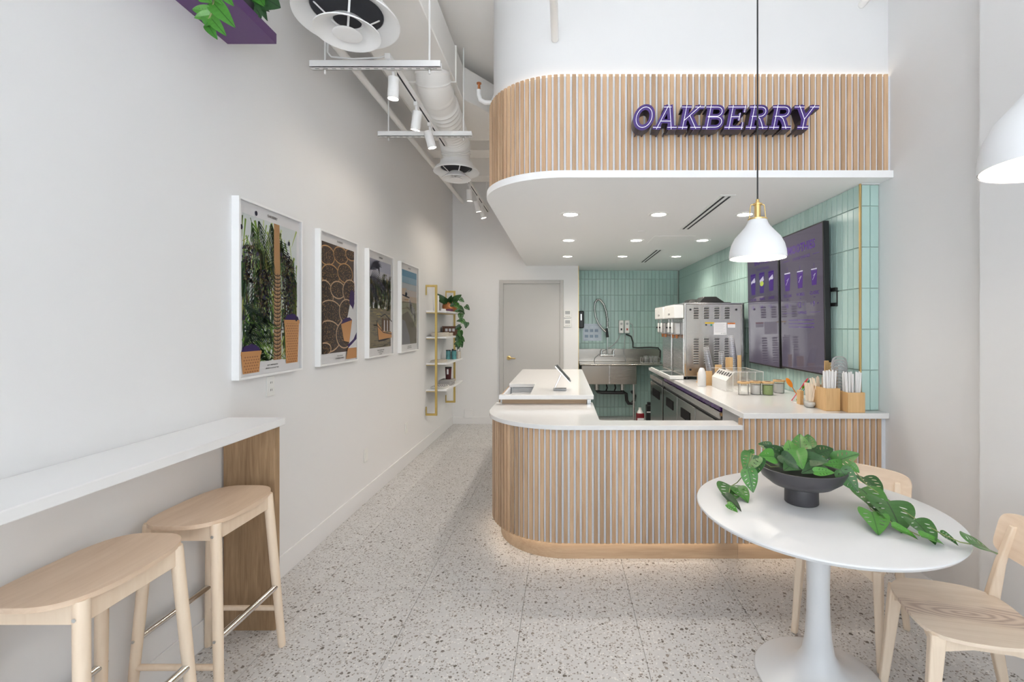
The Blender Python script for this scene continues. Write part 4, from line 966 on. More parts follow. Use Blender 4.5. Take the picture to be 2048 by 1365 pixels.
a.line(P_ink, (.225, .285), (.36, .225), .008); a.line(P_ink, (.36, .225), (.575, .205), .008)
for u in (.32, .40, .47): a.rect(B_[2], u, u+.05, .24, .36); a.rect(P_paper, u+.055, u+.075, .235, .34)
a.line(P_ink, (.29, .37), (.40, .40), .010); a.line(P_ink, (.40, .40), (.58, .33), .010)
head_text(a, ('FROM THE AMAZON RIVER', 'TO OUR KITCHENS', 'IN A DAY')); a.clip_build('print', t, MP)
# poster 4: seaplane over the bay
t = frame_thing(4.895, 'framed poster of a small plane in a blue sky, farthest one'); a = Art()
n = 12; cols = [S_[3], S_[3], S_[4], S_[4], S_[5], S_[5], S_[6], S_[6], S_[7], S_[7]]
for i, m in enumerate(cols): a.rect(m, U0, U1, V1-.035*(i+1)-.002, V1-.035*i)
a.rect(K_[6], U0, U1, V0, .55); a.layer()
a.poly(K_[4], [(U0, .40), (.25, .45), (.40, .36), (U1, .25), (U1, V0), (U0, V0)]); a.layer()
a.poly(K_[7], [(U0, .36), (.16, .34), (.30, .18), (.33, V0), (U0, V0)]); a.layer()
a.line(K_[3], (.05, .47), (.30, .49), .012); a.line(K_[4], (.20, .50), (.50, .40), .010)
for i in range(34): u = .30+i*.0065; a.line(random.choice([S_[2], B_[4], P_ink, P_paper]), (u, .58-.004*i+random.uniform(-.02, .02)), cl(u+random.uniform(-.02, .03), .48-.005*i), .007)
a.layer(); a.poly(S_[7], [(.05, .69), (.20, .70), (.22, .60), (.06, .58)]); a.layer()
a.line(P_navy, (.07, .62), (.30, .60), .014); a.poly(S_[4], [(.15, .61), (.18, .69), (.22, .60)]); a.ell(P_navy, .19, .635, .035, .02); a.line(B_[1], (.14, .57), (.26, .575), .01); a.line(P_paper, (.17, .655), (.22, .66), .008)
head_text(a, ('AND FLOWN FRESH', 'AROUND THE WORLD')); a.clip_build('print', t, MP)

# ------------------------------------------------------------------ brass wall shelf and its goods
shf = thing('wall_shelf', 'brass framed wall shelf with four white boards in the far left corner', 'shelf', (XL, 6.4, .41))
for y in (5.90, 6.90):
    x1 = -1.59; b = .026
    MB().box(x1-b, x1, y-b/2, y+b/2, .41, 2.068).build('post', M_gold, shf, world=True, bevel=.001)
    MB().box(XL+.001, x1-b, y-b/2, y+b/2, 2.068-b, 2.068).build('top_bar', M_gold, shf, world=True, bevel=.001)
    MB().box(XL+.001, x1-b, y-b/2, y+b/2, .41, .41+b).build('bottom_bar', M_gold, shf, world=True, bevel=.001)
    MB().box(XL+.001, XL+.012, y-b/2, y+b/2, .41+b, .52).build('wall_tab', M_gold, shf, world=True)
    MB().box(XL+.001, XL+.012, y-b/2, y+b/2, 1.94, 2.068-b).build('wall_tab', M_gold, shf, world=True)
SZ = [1.742, 1.410, 1.075, .738]
for z in SZ: MB().box(XL+.001, -1.475, 5.915, 6.885, z-.022, z).build('board', M_white, shf, world=True, bevel=.001)
for z in SZ: MB().box(XL+.001, -1.60, 5.913, 6.887, z-.030, z-.0225).build('bracket', M_gold, shf, world=True)
def shirt(x, y, z, w, l, h, m, label, stripes):
    t = thing('folded_shirt', label, 'shirt', (x, y, z), group='folded shirts on the wall shelf')
    n = 3
    for k in range(n):
        o = superell(w/2, l/2, .35, 28); hh = h/n
        MB().prism([(px+random.uniform(-.004, .004), py) for px, py in o], k*hh+.0008, (k+1)*hh-.0008).build('fold', m, t, bevel=.004)
    for i in range(stripes): MB().tube([(-w/2+.02+.03*i, -l/2+.03, h-.0005), (-w/2+.05+.03*i, 0, h+.0002), (-w/2+.02+.028*i, l/2-.04, h-.0005)], .0022, 6).build('printed_line', P_navy, t)
C_cream = mat('cream_cotton', (.62, .57, .50), .9, bump=.2, bscale=300); C_greyc = mat('grey_cotton', (.40, .39, .38), .9, bump=.2, bscale=300); C_whitec = mat('white_cotton', (.66, .65, .63), .9, bump=.2, bscale=300)
shirt(-1.60, 6.08, SZ[1], .19, .26, .055, C_cream, 'cream folded shirt with dark print on the second board', 4)
shirt(-1.60, 6.37, SZ[1], .17, .20, .045, C_cream, 'plain cream folded shirt behind the printed one on the second board', 0)
shirt(-1.61, 6.06, SZ[2], .18, .24, .030, C_cream, 'thin cream folded shirt alone on the third board', 1)
shirt(-1.60, 6.07, SZ[3], .20, .26, .030, C_whitec, 'white folded shirt with bold dark print on the lowest board', 6)
shirt(-1.59, 6.40, SZ[3], .18, .26, .075, C_greyc, 'grey folded shirt stack at the back of the lowest board', 1)
tag(MB().lathe([(0, 0), (.036, 0), (.038, .002), (.038, .196), (.035, .2), (0, .2)], (-1.64, 6.03, SZ[0]+.0002), 28).build('paper_tube', M_white, loc='base', smooth=40), 'plain white paper tube on the top board', 'tube')
def carton(x0, x1, y0, y1, z, h, m, lab, name='carton'): return tag(MB().box(x0, x1, y0, y1, z+.0003, z+h).build(name, m, loc='base', bevel=.002), lab, 'box')
carton(-1.60, -1.555, 6.13, 6.20, SZ[0], .032, M_white, 'small white box on the top board beside the copper pot')
carton(-1.56, -1.49, 6.24, 6.33, SZ[0], .034, flat('plum_card', (.12, .03, .09)), 'small plum box on the top board before the copper pot')
wbx = thing('wooden_box', 'dark wooden box with pale lettering on the second board', 'box', (-1.60, 6.66, SZ[1]+.0003))
MB().box(-.1, .11, -.08, .08, 0, .125).build('body', mat('walnut', (.14, .06, .03), .5), wbx, bevel=.002)
MB().box(-.105, .115, -.085, .085, .126, .135).build('lid', MATS['walnut'], wbx)
for k in range(3): MB().box(-.06+.05*k, -.025+.05*k, -.0815, -.0802, .06, .10).build('lettering', P_paper, wbx)
for k, (x, lab) in enumerate(((-1.625, 'left teal printed tin on the third board'), (-1.545, 'right teal printed tin on the third board'))):
    t = thing('tin', lab, 'tin', (x, 6.62, SZ[2]+.0003), group='teal tins')
    MB().lathe([(0, 0), (.034, 0), (.034, .118), (0, .118)], n=28).build('body', mat('teal_print_%d' % k, (.10, .30, .31), .35, .2, noise=.6, nscale=25), t, smooth=40)
    MB().lathe([(.0, .1181), (.035, .1181), (.035, .130), (.0, .133)], n=28).build('lid', M_black, t, smooth=40)
tag(MB().lathe([(0, 0), (.026, 0), (.026, .10), (.012, .12), (.012, .14), (0, .14)], (-1.585, 6.72, SZ[2]+.0003), 20).build('small_bottle', P_ink, loc='base', smooth=40), 'slim dark bottle between the teal tins on the third board', 'bottle')
bg_ = thing('tote_bag', 'small cream tote with dark loops at the end of the third board', 'bag', (-1.515, 6.78, SZ[2]+.0003))
MB().prism(superell(.028, .05, .5, 20), 0, .10).build('pouch', C_cream, bg_, bevel=.006)
MB().tube([(-.02, 0, .1), (-.018, 0, .14), (0, 0, .155), (.018, 0, .14), (.02, 0, .1)], .0035, 8).build('strap', P_ink, bg_, smooth=60)
tm_ = thing('tumbler', 'dark red tumbler with a white mark standing on the grey shirts', 'tumbler', (-1.575, 6.42, SZ[3]+.0755))
MB().lathe([(0, 0), (.036, 0), (.043, .15), (.0, .15)], n=24).build('body', flat('oxblood', (.07, .008, .01)), tm_, smooth=40)
MB().lathe([(0, .1502), (.045, .1502), (.045, .168), (0, .172)], n=24).build('lid', M_black, tm_, smooth=40)
MB().box(-.012, .012, -.0445, -.0435, .07, .14).build('mark', P_paper, tm_)

# ------------------------------------------------------------------ perforated leaves
def leaf_mesh(name, holes, m, wf=1.0, nseed=0):
    rnd = random.Random(nseed)
    side_ = [(0, .0), (.10, -.05), (.22, -.06), (.32, .02), (.37, .16), (.36, .32), (.31, .50), (.23, .68), (.12, .86), (.03, .975), (0, 1.0)]
    # smooth outline
    def sm(p):
        out = []
        for i in range(len(p)-1):
            a0 = p[max(i-1, 0)]; b = p[i]; c = p[i+1]; d = p[min(i+2, len(p)-1)]
            for k in range(2):
                u = k/2; out.append(tuple(.5*((2*b[j])+(c[j]-a0[j])*u+(2*a0[j]-5*b[j]+4*c[j]-d[j])*u*u+(3*b[j]-a0[j]-3*c[j]+d[j])*u**3) for j in (0, 1)))
        return out
    R_ = [(x*wf, y) for x, y in sm(side_)]; Lh = [(-x, y) for x, y in [(0, 1.0)]+R_[:0:-1]]
    ol = R_+Lh; n = len(ol)
    vs = [Vector(p) for p in ol]; faces = [list(range(n))]
    for (hx, hy, L_, w_, an) in holes:
        b = len(vs); k = 10; c, s = math.cos(an), math.sin(an)
        for i in range(k):
            t_ = -2*PI*i/k; x = L_*math.cos(t_); y = w_*math.sin(t_); vs.append(Vector(((hx*wf+x*c-y*s), hy+x*s+y*c)))
        faces.append(list(range(b, b+k)))
    for i in range(1, 10): vs.append(Vector((0, i/10)))
    for sx in (-1, 1):
        for yy, xx in ((.0, .2), (.1, .28), (.3, .29), (.45, .27), (.6, .2), (.75, .12), (.2, .06), (.4, .06), (.6, .06)): vs.append(Vector((sx*xx*wf, yy)))
    ov, oe, of, *_ = geometry.delaunay_2d_cdt(vs, [], faces, 2, 1e-5)
    def z(x, y): return .22*abs(x)-.16*y*y+.05*math.sin(9*y+abs(x)*4)*abs(x)
    me = bpy.data.meshes.new(name); me.from_pydata([(v.x, v.y, z(v.x, v.y)) for v in ov], [], [tuple(f) for f in of]); me.materials.append(m)
    me.polygons.foreach_set('use_smooth', [True]*len(me.polygons))
    bm = bmesh.new(); bm.from_mesh(me); bmesh.ops.recalc_face_normals(bm, faces=bm.faces); bm.to_mesh(me); bm.free()
    return me
HO = []
for sx in (-1, 1):
    for hy, hx, L_ in ((.10, .17, .055), (.26, .19, .075), (.42, .18, .075), (.58, .14, .06), (.71, .09, .035)): HO.append((sx*hx, hy, L_, .017, (.5 if sx > 0 else PI-.5)))
HS = [h for i, h in enumerate(HO) if i % 5 in (1, 2, 3)]
HT = [(sx*.13, hy, .028, .009, (.6 if sx > 0 else PI-.6)) for sx in (-1, 1) for hy in (.2, .38, .55)]
LM = {'a': leaf_mesh('leaf', HO, M_leaf), 'b': leaf_mesh('leaf', HS, M_leaf, 1.1), 'l': leaf_mesh('leaf', HS, M_leafb, 1.0), 'd': leaf_mesh('leaf', HT, M_leafd, 1.05), 'n': leaf_mesh('leaf', HT, M_leafb, 1.1), 's': leaf_mesh('leaf', [], M_leafd, .75), 'v': leaf_mesh('leaf', [], M_leafb, .62)}
def put_leaf(parent, kind, base, tip, normal=None, wf=1.0, roll=0.0):
    base = Vector(base); tip = Vector(tip); Y = (tip-base); L_ = Y.length; Y.normalize()
    nrm = Vector(normal) if normal is not None else (Vector((0, 0, HC))-base).normalized()+Vector((0, 0, .35))
    Zx = nrm-Y*nrm.dot(Y); Zx.normalize(); X = Y.cross(Zx)
    Mx = Matrix(((X.x, Y.x, Zx.x, 0), (X.y, Y.y, Zx.y, 0), (X.z, Y.z, Zx.z, 0), (0, 0, 0, 1))) @ Matrix.Rotation(roll, 4, 'Y')
    Mx = Matrix.Translation(base-Vector(parent.location)) @ Mx @ Matrix.Diagonal((L_*wf, L_, L_, 1))
    o = bpy.data.objects.new('leaf', LM[kind]); COL.objects.link(o); o.parent = parent; o.matrix_local = Mx
    return o

# ------------------------------------------------------------------ bowl with trailing plant on the round table
bw = thing('footed_bowl', 'charcoal footed bowl on the round white table', 'bowl', (1.083, 2.108, .7502))
MB().lathe([(0, 0), (.068, 0), (.071, .003), (.070, .070), (.085, .074), (.13, .088), (.168, .118), (.186, .158), (.188, .166), (.184, .168), (.178, .160), (.155, .122), (.12, .10), (0, .09)], n=64).build('vessel', M_bowl, bw, smooth=35)
pl = thing('trailing_plant', 'artificial swiss cheese vine spilling from the charcoal bowl', 'plant', (1.083, 2.108, .895))
MB().lathe([(0, .012), (.10, .010), (.160, 0)], n=32).build('moss', M_soil, pl, smooth=60)
def z1(x, y): return 1480+x/6.827, 860+y/6.827
def z2(x, y): return 1380+x/5.935, 900+y/5.935
def z3(x, y): return 1700+x/5.46, 900+y/5.46
def onz(q, zz):      # point on the horizontal plane zz seen at that pixel
    d = (HC-zz)*F/(q[1]-VY); return PX(q[0], q[1], d)
BL = [('n',(720,420),(660,130),2.12,2.16,1.1), ('b',(830,330),(815,38),2.15,2.20,1.1), ('a',(945,240),(925,42),2.17,2.22,1.15), ('n',(770,280),(852,512),2.06,1.98,1.0), ('d',(640,330),(565,200),2.14,2.17,1.0),
      ('d',(560,345),(358,222),2.10,2.08,.9), ('n',(465,370),(282,345),2.06,2.02,1.0), ('d',(560,345),(800,522),2.05,1.99,.85), ('d',(900,430),(1000,245),2.08,2.12,1.3), ('d',(900,400),(1195,425),2.04,1.98,1.0),
      ('a',(1020,350),(1292,236),2.16,2.18,.95), ('b',(1290,440),(1618,315),2.09,2.04,.95), ('l',(1390,485),(1160,455),2.04,2.00,.6), ('l',(1010,575),(1310,575),1.96,1.95,.6), ('b',(420,235),(250,185),2.20,2.22,1.0),
      ('a',(180,345),(70,552),2.02,1.96,1.25), ('a',(110,545),(182,858),1.97,1.93,1.0), ('b',(275,385),(200,622),2.00,1.97,.8), ('l',(190,300),(50,315),2.12,2.14,.7),
      ('a',(1370,545),(1625,850),2.00,1.95,1.0), ('n',(1500,470),(1640,590),2.06,2.04,.9), ('d',(1040,340),(930,200),2.20,2.24,1.0), ('d',(760,450),(620,520),2.05,1.98,1.0), ('s',(1120,480),(870,560),2.03,1.97,1.0), ('s',(480,420),(620,520),2.08,2.02,1.0), ('d',(1180,380),(1330,330),2.2,2.25,1.0)]
for k, b, t_, d0, d1, wf in BL: put_leaf(pl, k, PX(*z1(*b), d0), PX(*z1(*t_), d1), None, wf)
up = Vector((0, -.35, 1))
for k, b, t_, wf in (('a',(480,425),(478,585),1.25), ('l',(555,450),(692,592),1.0), ('s',(415,535),(612,692),.7), ('l',(440,650),(573,730),1.2)):
    put_leaf(pl, k, onz(z2(*b), .785), onz(z2(*t_), .768), up, wf)
for k, b, t_, wf, zz in (('a',(150,300),(358,460),.95,.80), ('a',(120,425),(405,685),.85,.805), ('l',(235,680),(322,880),1.1,.785), ('b',(400,565),(580,828),1.0,.795), ('a',(310,675),(545,822),.55,.79), ('n',(460,835),(758,955),.65,.78),
                         ('b',(700,765),(942,985),.95,.79), ('n',(775,945),(1055,1010),.6,.775), ('a',(985,905),(1195,1030),.8,.78), ('a',(1322,1035),(1584,1052),.95,.778)):
    put_leaf(pl, k, onz(z3(*b), zz+.012), onz(z3(*t_), zz-.008 if b[0] < 1300 else zz-.02), up, wf)
q = lambda f, L_, zz: [onz(f(*p), z_) for p, z_ in zip(L_, zz)]
rim = Vector((1.083+.15, 2.05, .93))
MB().tube([rim]+q(z3, [(40, 220), (190, 390), (420, 550), (720, 760), (1000, 920), (1200, 1010), (1320, 1032)], (.90, .84, .80, .80, .79, .785, .785)), .0022, 6).build('vine', M_stem, pl, world=True, smooth=60)
MB().tube([rim+Vector((-.02, -.04, 0))]+q(z3, [(20, 330), (100, 450), (230, 650), (460, 800), (760, 940)], (.87, .82, .79, .785, .78)), .0022, 6).build('vine', M_stem, pl, world=True, smooth=60)
lf = Vector((1.083-.16, 2.06, .925))
MB().tube([Vector((1.05, 2.08, .92)), lf, PX(*z1(150, 330), 2.02), PX(*z1(100, 560), 1.97), onz(z2(560, 390), .80), onz(z2(480, 440), .785), onz(z2(440, 620), .775)], .0022, 6).build('vine', M_stem, pl, world=True, smooth=60)

# ------------------------------------------------------------------ copper pot with vine on the shelf
cp = thing('copper_pot', 'round copper pot on the top board of the brass shelf', 'pot', (-1.585, 6.55, SZ[0]+.0003))
MB().lathe([(0, 0), (.075, 0), (.095, .02), (.108, .07), (.10, .12), (.085, .148), (.08, .15), (.078, .145), (.09, .12), (.0, .115)], n=36).build('vessel', M_copper, cp, smooth=40)
sv = thing('shelf_plant', 'leafy vine trailing from the copper pot over the shelf edge', 'plant', (-1.585, 6.55, SZ[0]+.13))
rs_ = random.Random(5)
for i in range(16):
    an = 2*PI*i/16+rs_.uniform(-.2, .2); b = Vector((-1.585+.04*math.cos(an), 6.5+.04*math.sin(an), SZ[0]+.13)); L_ = rs_.uniform(.10, .17)
    put_leaf(sv, rs_.choice('sdd'), b, b+Vector((math.cos(an)*L_*.8, math.sin(an)*L_*.6, rs_.uniform(.02, .13))), Vector((0, -1, .6)), .9)
vn = [(908, 606), (917, 612), (921, 625), (923, 640), (921, 655), (919, 668), (920, 680), (918, 690)]
vp = [PX(x, y, 6.45) for x, y in vn]
MB().tube([Vector((-1.55, 6.5, SZ[0]+.14))]+vp, .003, 6).build('vine', M_stem, sv, world=True, smooth=60)
for i in range(30):
    k = rs_.uniform(0, 6.6); j = int(k); p = vp[j].lerp(vp[j+1], k-j); an = rs_.uniform(-PI, PI)
    put_leaf(sv, rs_.choice('abbdd'), p, p+Vector((.075*math.cos(an), -.03, -.04+.06*math.sin(an))), Vector((rs_.uniform(-.4, .4), -1, .3)), .95)
for x, y, dx, dy in ((920, 598, 8, 6), (931, 612, 8, 8), (934, 645, -3, 12), (917, 682, 1, 12), (917, 676, -2, 10)): put_leaf(sv, 'a', PX(x, y, 6.42), PX(x+dx, y+dy, 6.40), Vector((.1, -1, .2)), 1.1)

# ------------------------------------------------------------------ purple shelf with plants, top left
ps = thing('purple_shelf', 'shallow purple shelf fixed high on the left wall', 'shelf', (XL, .6, 3.01))
MB().box(XL+.001, -1.481, -1.2, 2.408, 3.01, 3.016).build('base_board', M_purple, ps, world=True)
MB().box(-1.495, -1.481, -1.2, 2.408, 3.0165, 3.062).build('front_lip', M_purple, ps, world=True)
MB().box(XL+.001, -1.4955, 2.394, 2.408, 3.0165, 3.062).build('end_lip', M_purple, ps, world=True)
hp = thing('hanging_plant', 'green vine hanging from the purple shelf', 'plant', (-1.56, 2.05, 3.0165))
MB().lathe([(0, 0), (.05, 0), (.065, .10), (.06, .10), (0, .09)], (0, 0, 0), 24).build('pot', M_black, hp, smooth=40)
def z0_(x, y): return 340+x/4.876, y/4.876
vd = 1.93
MB().tube([Vector((-1.55, 2.05, 3.11)), Vector((-1.47, 2.0, 3.13)), PX(*z0_(450, -60), vd), PX(*z0_(425, 20), vd), PX(*z0_(405, 130), vd), PX(*z0_(375, 200), vd), PX(*z0_(355, 255), vd)], .004, 8).build('vine', M_stem, hp, world=True, smooth=60)
for k, b, t_, wf in (('v',(425,30),(602,232),1.1), ('n',(390,120),(203,82),.9), ('n',(395,150),(228,165),.8), ('n',(385,190),(345,240),1.6), ('v',(400,175),(522,322),1.0), ('v',(370,245),(442,362),1.1), ('v',(540,-30),(605,40),1.1), ('n',(330,-40),(390,10),1.3), ('v',(430,-60),(500,25),1.2)):
    put_leaf(hp, k, PX(*z0_(*b), vd), PX(*z0_(*t_), vd-.02), Vector((.3, -1, -.2)), wf)
hp2 = thing('bushy_plant', 'dark leafy plant at the far end of the purple shelf', 'plant', (-1.56, 2.27, 3.0165))
MB().lathe([(0, 0), (.05, 0), (.065, .10), (.06, .10), (0, .09)], (0, 0, 0), 24).build('pot', M_black, hp2, smooth=40)
for k, b, t_, wf in (('d',(860,-60),(1048,50),1.5), ('s',(800,-40),(870,150),1.2), ('s',(780,-60),(780,60),1.6), ('s',(850,-20),(930,175),.7), ('s',(820,-60),(840,90),1.3), ('n',(830,-80),(905,40),1.0), ('s',(740,-40),(800,70),1.4)):
    put_leaf(hp2, k, PX(*z0_(*b), 2.27), PX(*z0_(*t_), 2.25), Vector((.3, -1, -.3)), wf)
for i in range(10):
    an = i*.63; b = Vector((-1.55, 2.27, 3.11)); put_leaf(hp2, 'd', b, b+Vector((.10*math.cos(an)+.02, .10*math.sin(an), .06)), Vector((0, 0, 1)), 1)

# ------------------------------------------------------------------ tablet stand on the raised worktop
ts = thing('tablet_stand', 'silver tablet on a folding stand on the raised worktop', 'tablet', (-.02, 4.10, ZC2+.0003))
MB().prism([(-.06, -.05), (.055, -.05), (.055, .05), (-.06, .05)], 0, .014).build('base', M_grey, ts, bevel=.004)
MB().bar((-.05, 0, .012), (.005, 0, .135), .010, .03, (0, 1, 0)).build('arm', M_steel, ts, bevel=.002)
MB().bar((-.045, 0, .215), (.085, 0, .075), .009, .17, (0, 1, 0)).tf(Matrix.Identity(4)).build('tablet', M_steel, ts, bevel=.002)
MB().bar((-.035, 0, .2145), (.082, 0, .0875), .002, .155, (0, 1, 0)).tf(Matrix.Translation((.0045, 0, .0045))).build('glass', M_black, ts)
MB().bar((.08, 0, .072), (.092, 0, .086), .012, .06, (0, 1, 0)).build('lip', M_grey, ts)

# ------------------------------------------------------------------ frozen dessert machines
def machine(label, detailed):
    t = thing('soft_serve_machine', label, 'machine', (1.60, 5.115, ZC2+.0003), group='soft serve machines')
    x0, x1, y0, y1 = 1.275-1.60, 1.905-1.60, -.245, .245
    MB().box(x0, x1-.03, y0+.012, y1, .032, .795).build('body', M_steelw, t, bevel=.004)
    MB().box(x1-.03, x1, y0, y1, .032, .800).build('back_cover', M_steeld, t, bevel=.004)
    MB().box(x0-.005, x1, y0-.002, y1, .795, .806).build('top_plate', M_steel, t, bevel=.002)
    for fx in (x0+.04, x1-.05):
        for fy in (y0+.05, y1-.05): MB().cyl((fx, fy, 0), (fx, fy, .033), .022, .018, 14).build('foot', M_black, t)
    MB().box(x0, x0+.022, y0-.001, y0+.0115, .032, .795).build('corner_post', M_chrome, t, bevel=.004)
    if detailed:
        sd = MB().box(x0+.0225, x1-.0305, y0+.004, y0+.0115, .036, .792).build('side_panel', M_steelw, t, bevel=.002)
        lv = MB(); lv.add([(-.026, 0, .006), (.026, 0, .006), (.026, -.009, -.005), (-.026, -.009, -.005), (-.026, 0, -.006), (.026, 0, -.006)], [(0, 1, 2, 3), (3, 2, 5, 4), (0, 3, 4), (1, 5, 2)])
        lm = None
        for cx_ in range(4):
            for r in range(5+11):
                zz = .755-.0255*r if r < 5 else .432-.0255*(r-5)
                if lm is None: lv.cur = 1; lv.add([(-.025, -.0005, -.006), (.025, -.0005, -.006), (.025, -.0005, -.0125), (-.025, -.0005, -.0125)], [(0, 1, 2, 3)]); lm = lv.build('louver', [M_steel, M_black], sd); lm.location = (0, 0, 0); o = lm  # black face under each louver imitates the shade in its opening
                else: o = link_copy(lm, sd)
                o.location = (x0+.125+cx_*.108, y0+.004, zz)
        for sx_, sz_ in ((x0+.065, .735), (x0+.065, .105), (x1-.085, .735)): MB().cyl((sx_, y0-.002, sz_), (sx_, y0+.004, sz_), .011, n=14).build('panel_screw', M_black, sd)
        a = Art()
        a.rect(P_paper, x0+.31, x0+.445, .47, .60); a.rect(P_paper, x0+.455, x0+.535, .545, .597); a.layer()
        a.rect(flat('warn_orange', (.65, .18, .03)), x0+.455, x0+.535, .582, .597); a.rect(flat('warn_yellow', (.75, .50, .02)), x0+.218, x0+.315, .588, .602); a.rect(flat('warn_green', (.02, .25, .17)), x0+.275, x0+.292, .563, .583); a.rect(P_ink, x0+.222, x0+.240, .568, .583)
        a.text(P_ink, 'WARNING', x0+.495, .590, .007, .02); a.text(P_ink, 'CAUTION', x0+.265, .595, .007, .02)
        for k in range(10): a.line(flat('print_grey', (.45, .46, .47)), (x0+.32, .585-.0095*k), (x0+.43-(k % 3)*.01, .585-.0095*k), .0022)
        for k in range(3): a.ell(flat('print_grey', (.45, .46, .47)), x0+.39+k*.018, .485, .005, .007, 10)
        for i, v in enumerate(a.mb.v): a.mb.v[i] = Vector((v.x, y0+.0036-v.z, v.y))
        a.mb.build('stickers', a.mats, t, fixn=False)
    # black hopper lid
    MB().add([(-.21,-.17,.806),(.2,-.17,.806),(.2,.17,.806),(-.2,.17,.806),(-.19,-.16,.818),(.19,-.16,.818),(.19,.16,.818),(-.19,.16,.818)], [(3,2,1,0),(4,5,6,7),(0,1,5,4),(1,2,6,5),(2,3,7,6),(3,0,4,7)]).build('lid_base', M_black, t)
    MB().add([(-.13,-.15,.8185),(.13,-.15,.8185),(.13,.15,.8185),(-.13,.15,.8185),(-.075,-.11,.880),(.055,-.11,.880),(.055,.11,.880),(-.075,.11,.880)], [(3,2,1,0),(4,5,6,7),(0,1,5,4),(1,2,6,5),(2,3,7,6),(3,0,4,7)]).build('hopper_lid', M_black, t, bevel=.004)
    # control head
    hd = MB().box(x0-.105, x0-.0005, y0+.01, y1-.01, .645, .785).build('control_head', M_plas, t, bevel=.008)
    MB().box(x0-.1, x0-.005, y0+.015, y1-.015, .786, .792).build('head_top', M_grey, hd)
    a = Art(); a.text(P_ink, 'SICOM', 0, .69, .022, .03); a.ell(flat('red_led', (.9, .2, .1)), -.17, .755, .005, .005, 8); a.line(P_ink, (.0, .725), (.0, .745), .003)
    for i, v in enumerate(a.mb.v): a.mb.v[i] = Vector((x0-.1055-v.z, -v.x, v.y))
    a.mb.build('lettering', a.mats, hd, fixn=False)
    MB().box(x0-.004, x0-.0005, y0+.03, y1-.01, .06, .64).build('front_plate', M_steel, t)
    # draw head
    MB().box(x0-.075, x0-.0045, y0+.05, y1-.05, .47, .60).build('draw_block', M_clear, t, bevel=.004)
    for yy in (-.09, .07):
        MB().box(x0-.06, x0-.01, yy-.03, yy+.03, .475, .595).build('piston', M_plas, t, bevel=.006)
        MB().tube([(x0-.09, yy, .645), (x0-.09, yy, .60)], .007, 10).build('lever_rod', M_chrome, t)
        MB().tube([(x0-.09, yy, .60), (x0-.09, yy, .595), (x0-.09, yy, .495), (x0-.09, yy, .49)], [.008, .013, .014, .010], 14).build('lever', M_plas, t, smooth=50)
        MB().cyl((x0-.12, yy, .545), (x0-.104, yy, .545), .009, n=12).build('knob', M_black, t)
        MB().lathe([(.012, .43), (.018, .47), (0, .47)], (x0-.04, yy, 0), 16).build('nozzle', M_copper, t, smooth=50)
    MB().add([(x0-.15,y0,.003),(x0-.0045,y0,.003),(x0-.0045,y1,.003),(x0-.15,y1,.003),(x0-.16,y0-.005,.042),(x0-.0045,y0-.005,.042),(x0-.0045,y1,.042),(x0-.16,y1,.042)], [(3,2,1,0),(4,5,6,7),(0,1,5,4),(1,2,6,5),(2,3,7,6),(3,0,4,7)]).build('drip_tray', M_plas, t, bevel=.006)
    MB().box(x0-.145, x0-.018, y0+.018, y1-.01, .0421, .0435).build('drip_grid', M_steeld, t)
    return t
machine('stainless soft serve machine with louvred side panel, the nearer one', True)
m2 = machine('stainless soft serve machine behind the nearer one', False); m2.location = (1.60, 5.655, ZC2+.0003)

# ------------------------------------------------------------------ things on the right worktop
ZT_ = ZC2+.0004
def wt_pt(X, Y): d = (HC-ZC2)*F/(Y-VY); return Vector(((X-VX)/F*d, d, ZT_))
def cup_stack(p, top, n, r0, r1, label, m=M_cup):
    p = Vector(p); ax = Vector(top)-p; L_ = ax.length; ax.normalize()
    t = thing('cup_stack', label, 'cups', p, group='stacks of clear cups')
    Rm = ax.to_track_quat('Z', 'Y').to_matrix().to_4x4()
    hc = .13; st_ = (L_-hc)/(n-1); o0 = None
    for k in range(n):
        if o0 is None:
            o0 = MB().lathe_open([(r0, 0), (r0+.0012, .002), (r0, .004), (r1, hc-.002), (0, hc)], n=20).build('cup', m, t, smooth=50); o = o0
        else: o = link_copy(o0, t)
        o.matrix_local = Rm @ Matrix.Translation((0, 0, st_*k)) @ Matrix.Diagonal((1-.30*k/n, 1-.30*k/n, 1, 1))
# bamboo cup rack
def Bx(name, a, b): return None
rk = thing('cup_rack', 'bamboo rack holding the leaning stacks of clear cups', 'rack', (1.55, 4.3, ZT_))
def rel(o, *a): x0, x1, y0, y1, z0, z1 = a; l = o.location; return (x0-l.x, x1-l.x, y0-l.y, y1-l.y, z0-l.z, z1-l.z)
for a in ((1.362, 1.424, 4.42, 4.432, ZT_+.008, ZT_+.135), (1.452, 1.515, 4.42, 4.432, ZT_+.008, ZT_+.195), (1.552, 1.62, 4.42, 4.432, ZT_+.008, ZT_+.265), (1.665, 1.70, 4.42, 4.432, ZT_+.008, ZT_+.285), (1.345, 1.745, 4.64, 4.652, ZT_+.008, ZT_+.10)):
    MB().box(*rel(rk, *a)).build('divider', M_bamboo, rk, bevel=.002)
MB().box(*rel(rk, 1.34, 1.75, 4.40, 4.66, ZT_, ZT_+.008)).build('base', M_bamboo, rk)
tag(MB().lathe([(0, 0), (.036, 0), (.039, .004), (.039, .10), (.034, .135), (.022, .165), (.014, .172), (0, .172)], Vector((1.303, 4.35, ZT_)), 28).build('squeeze_bottle', mat('milky_plastic', (.78, .77, .76), .35, trans=.15), loc='base', smooth=50), 'milky white squeeze bottle beside the bamboo cup rack', 'bottle')
cup_stack((1.465, 4.535, ZT_+.010), (1.395, 4.525, ZT_+.36), 12, .044, .034, 'front leaning stack of clear cups in the bamboo rack')
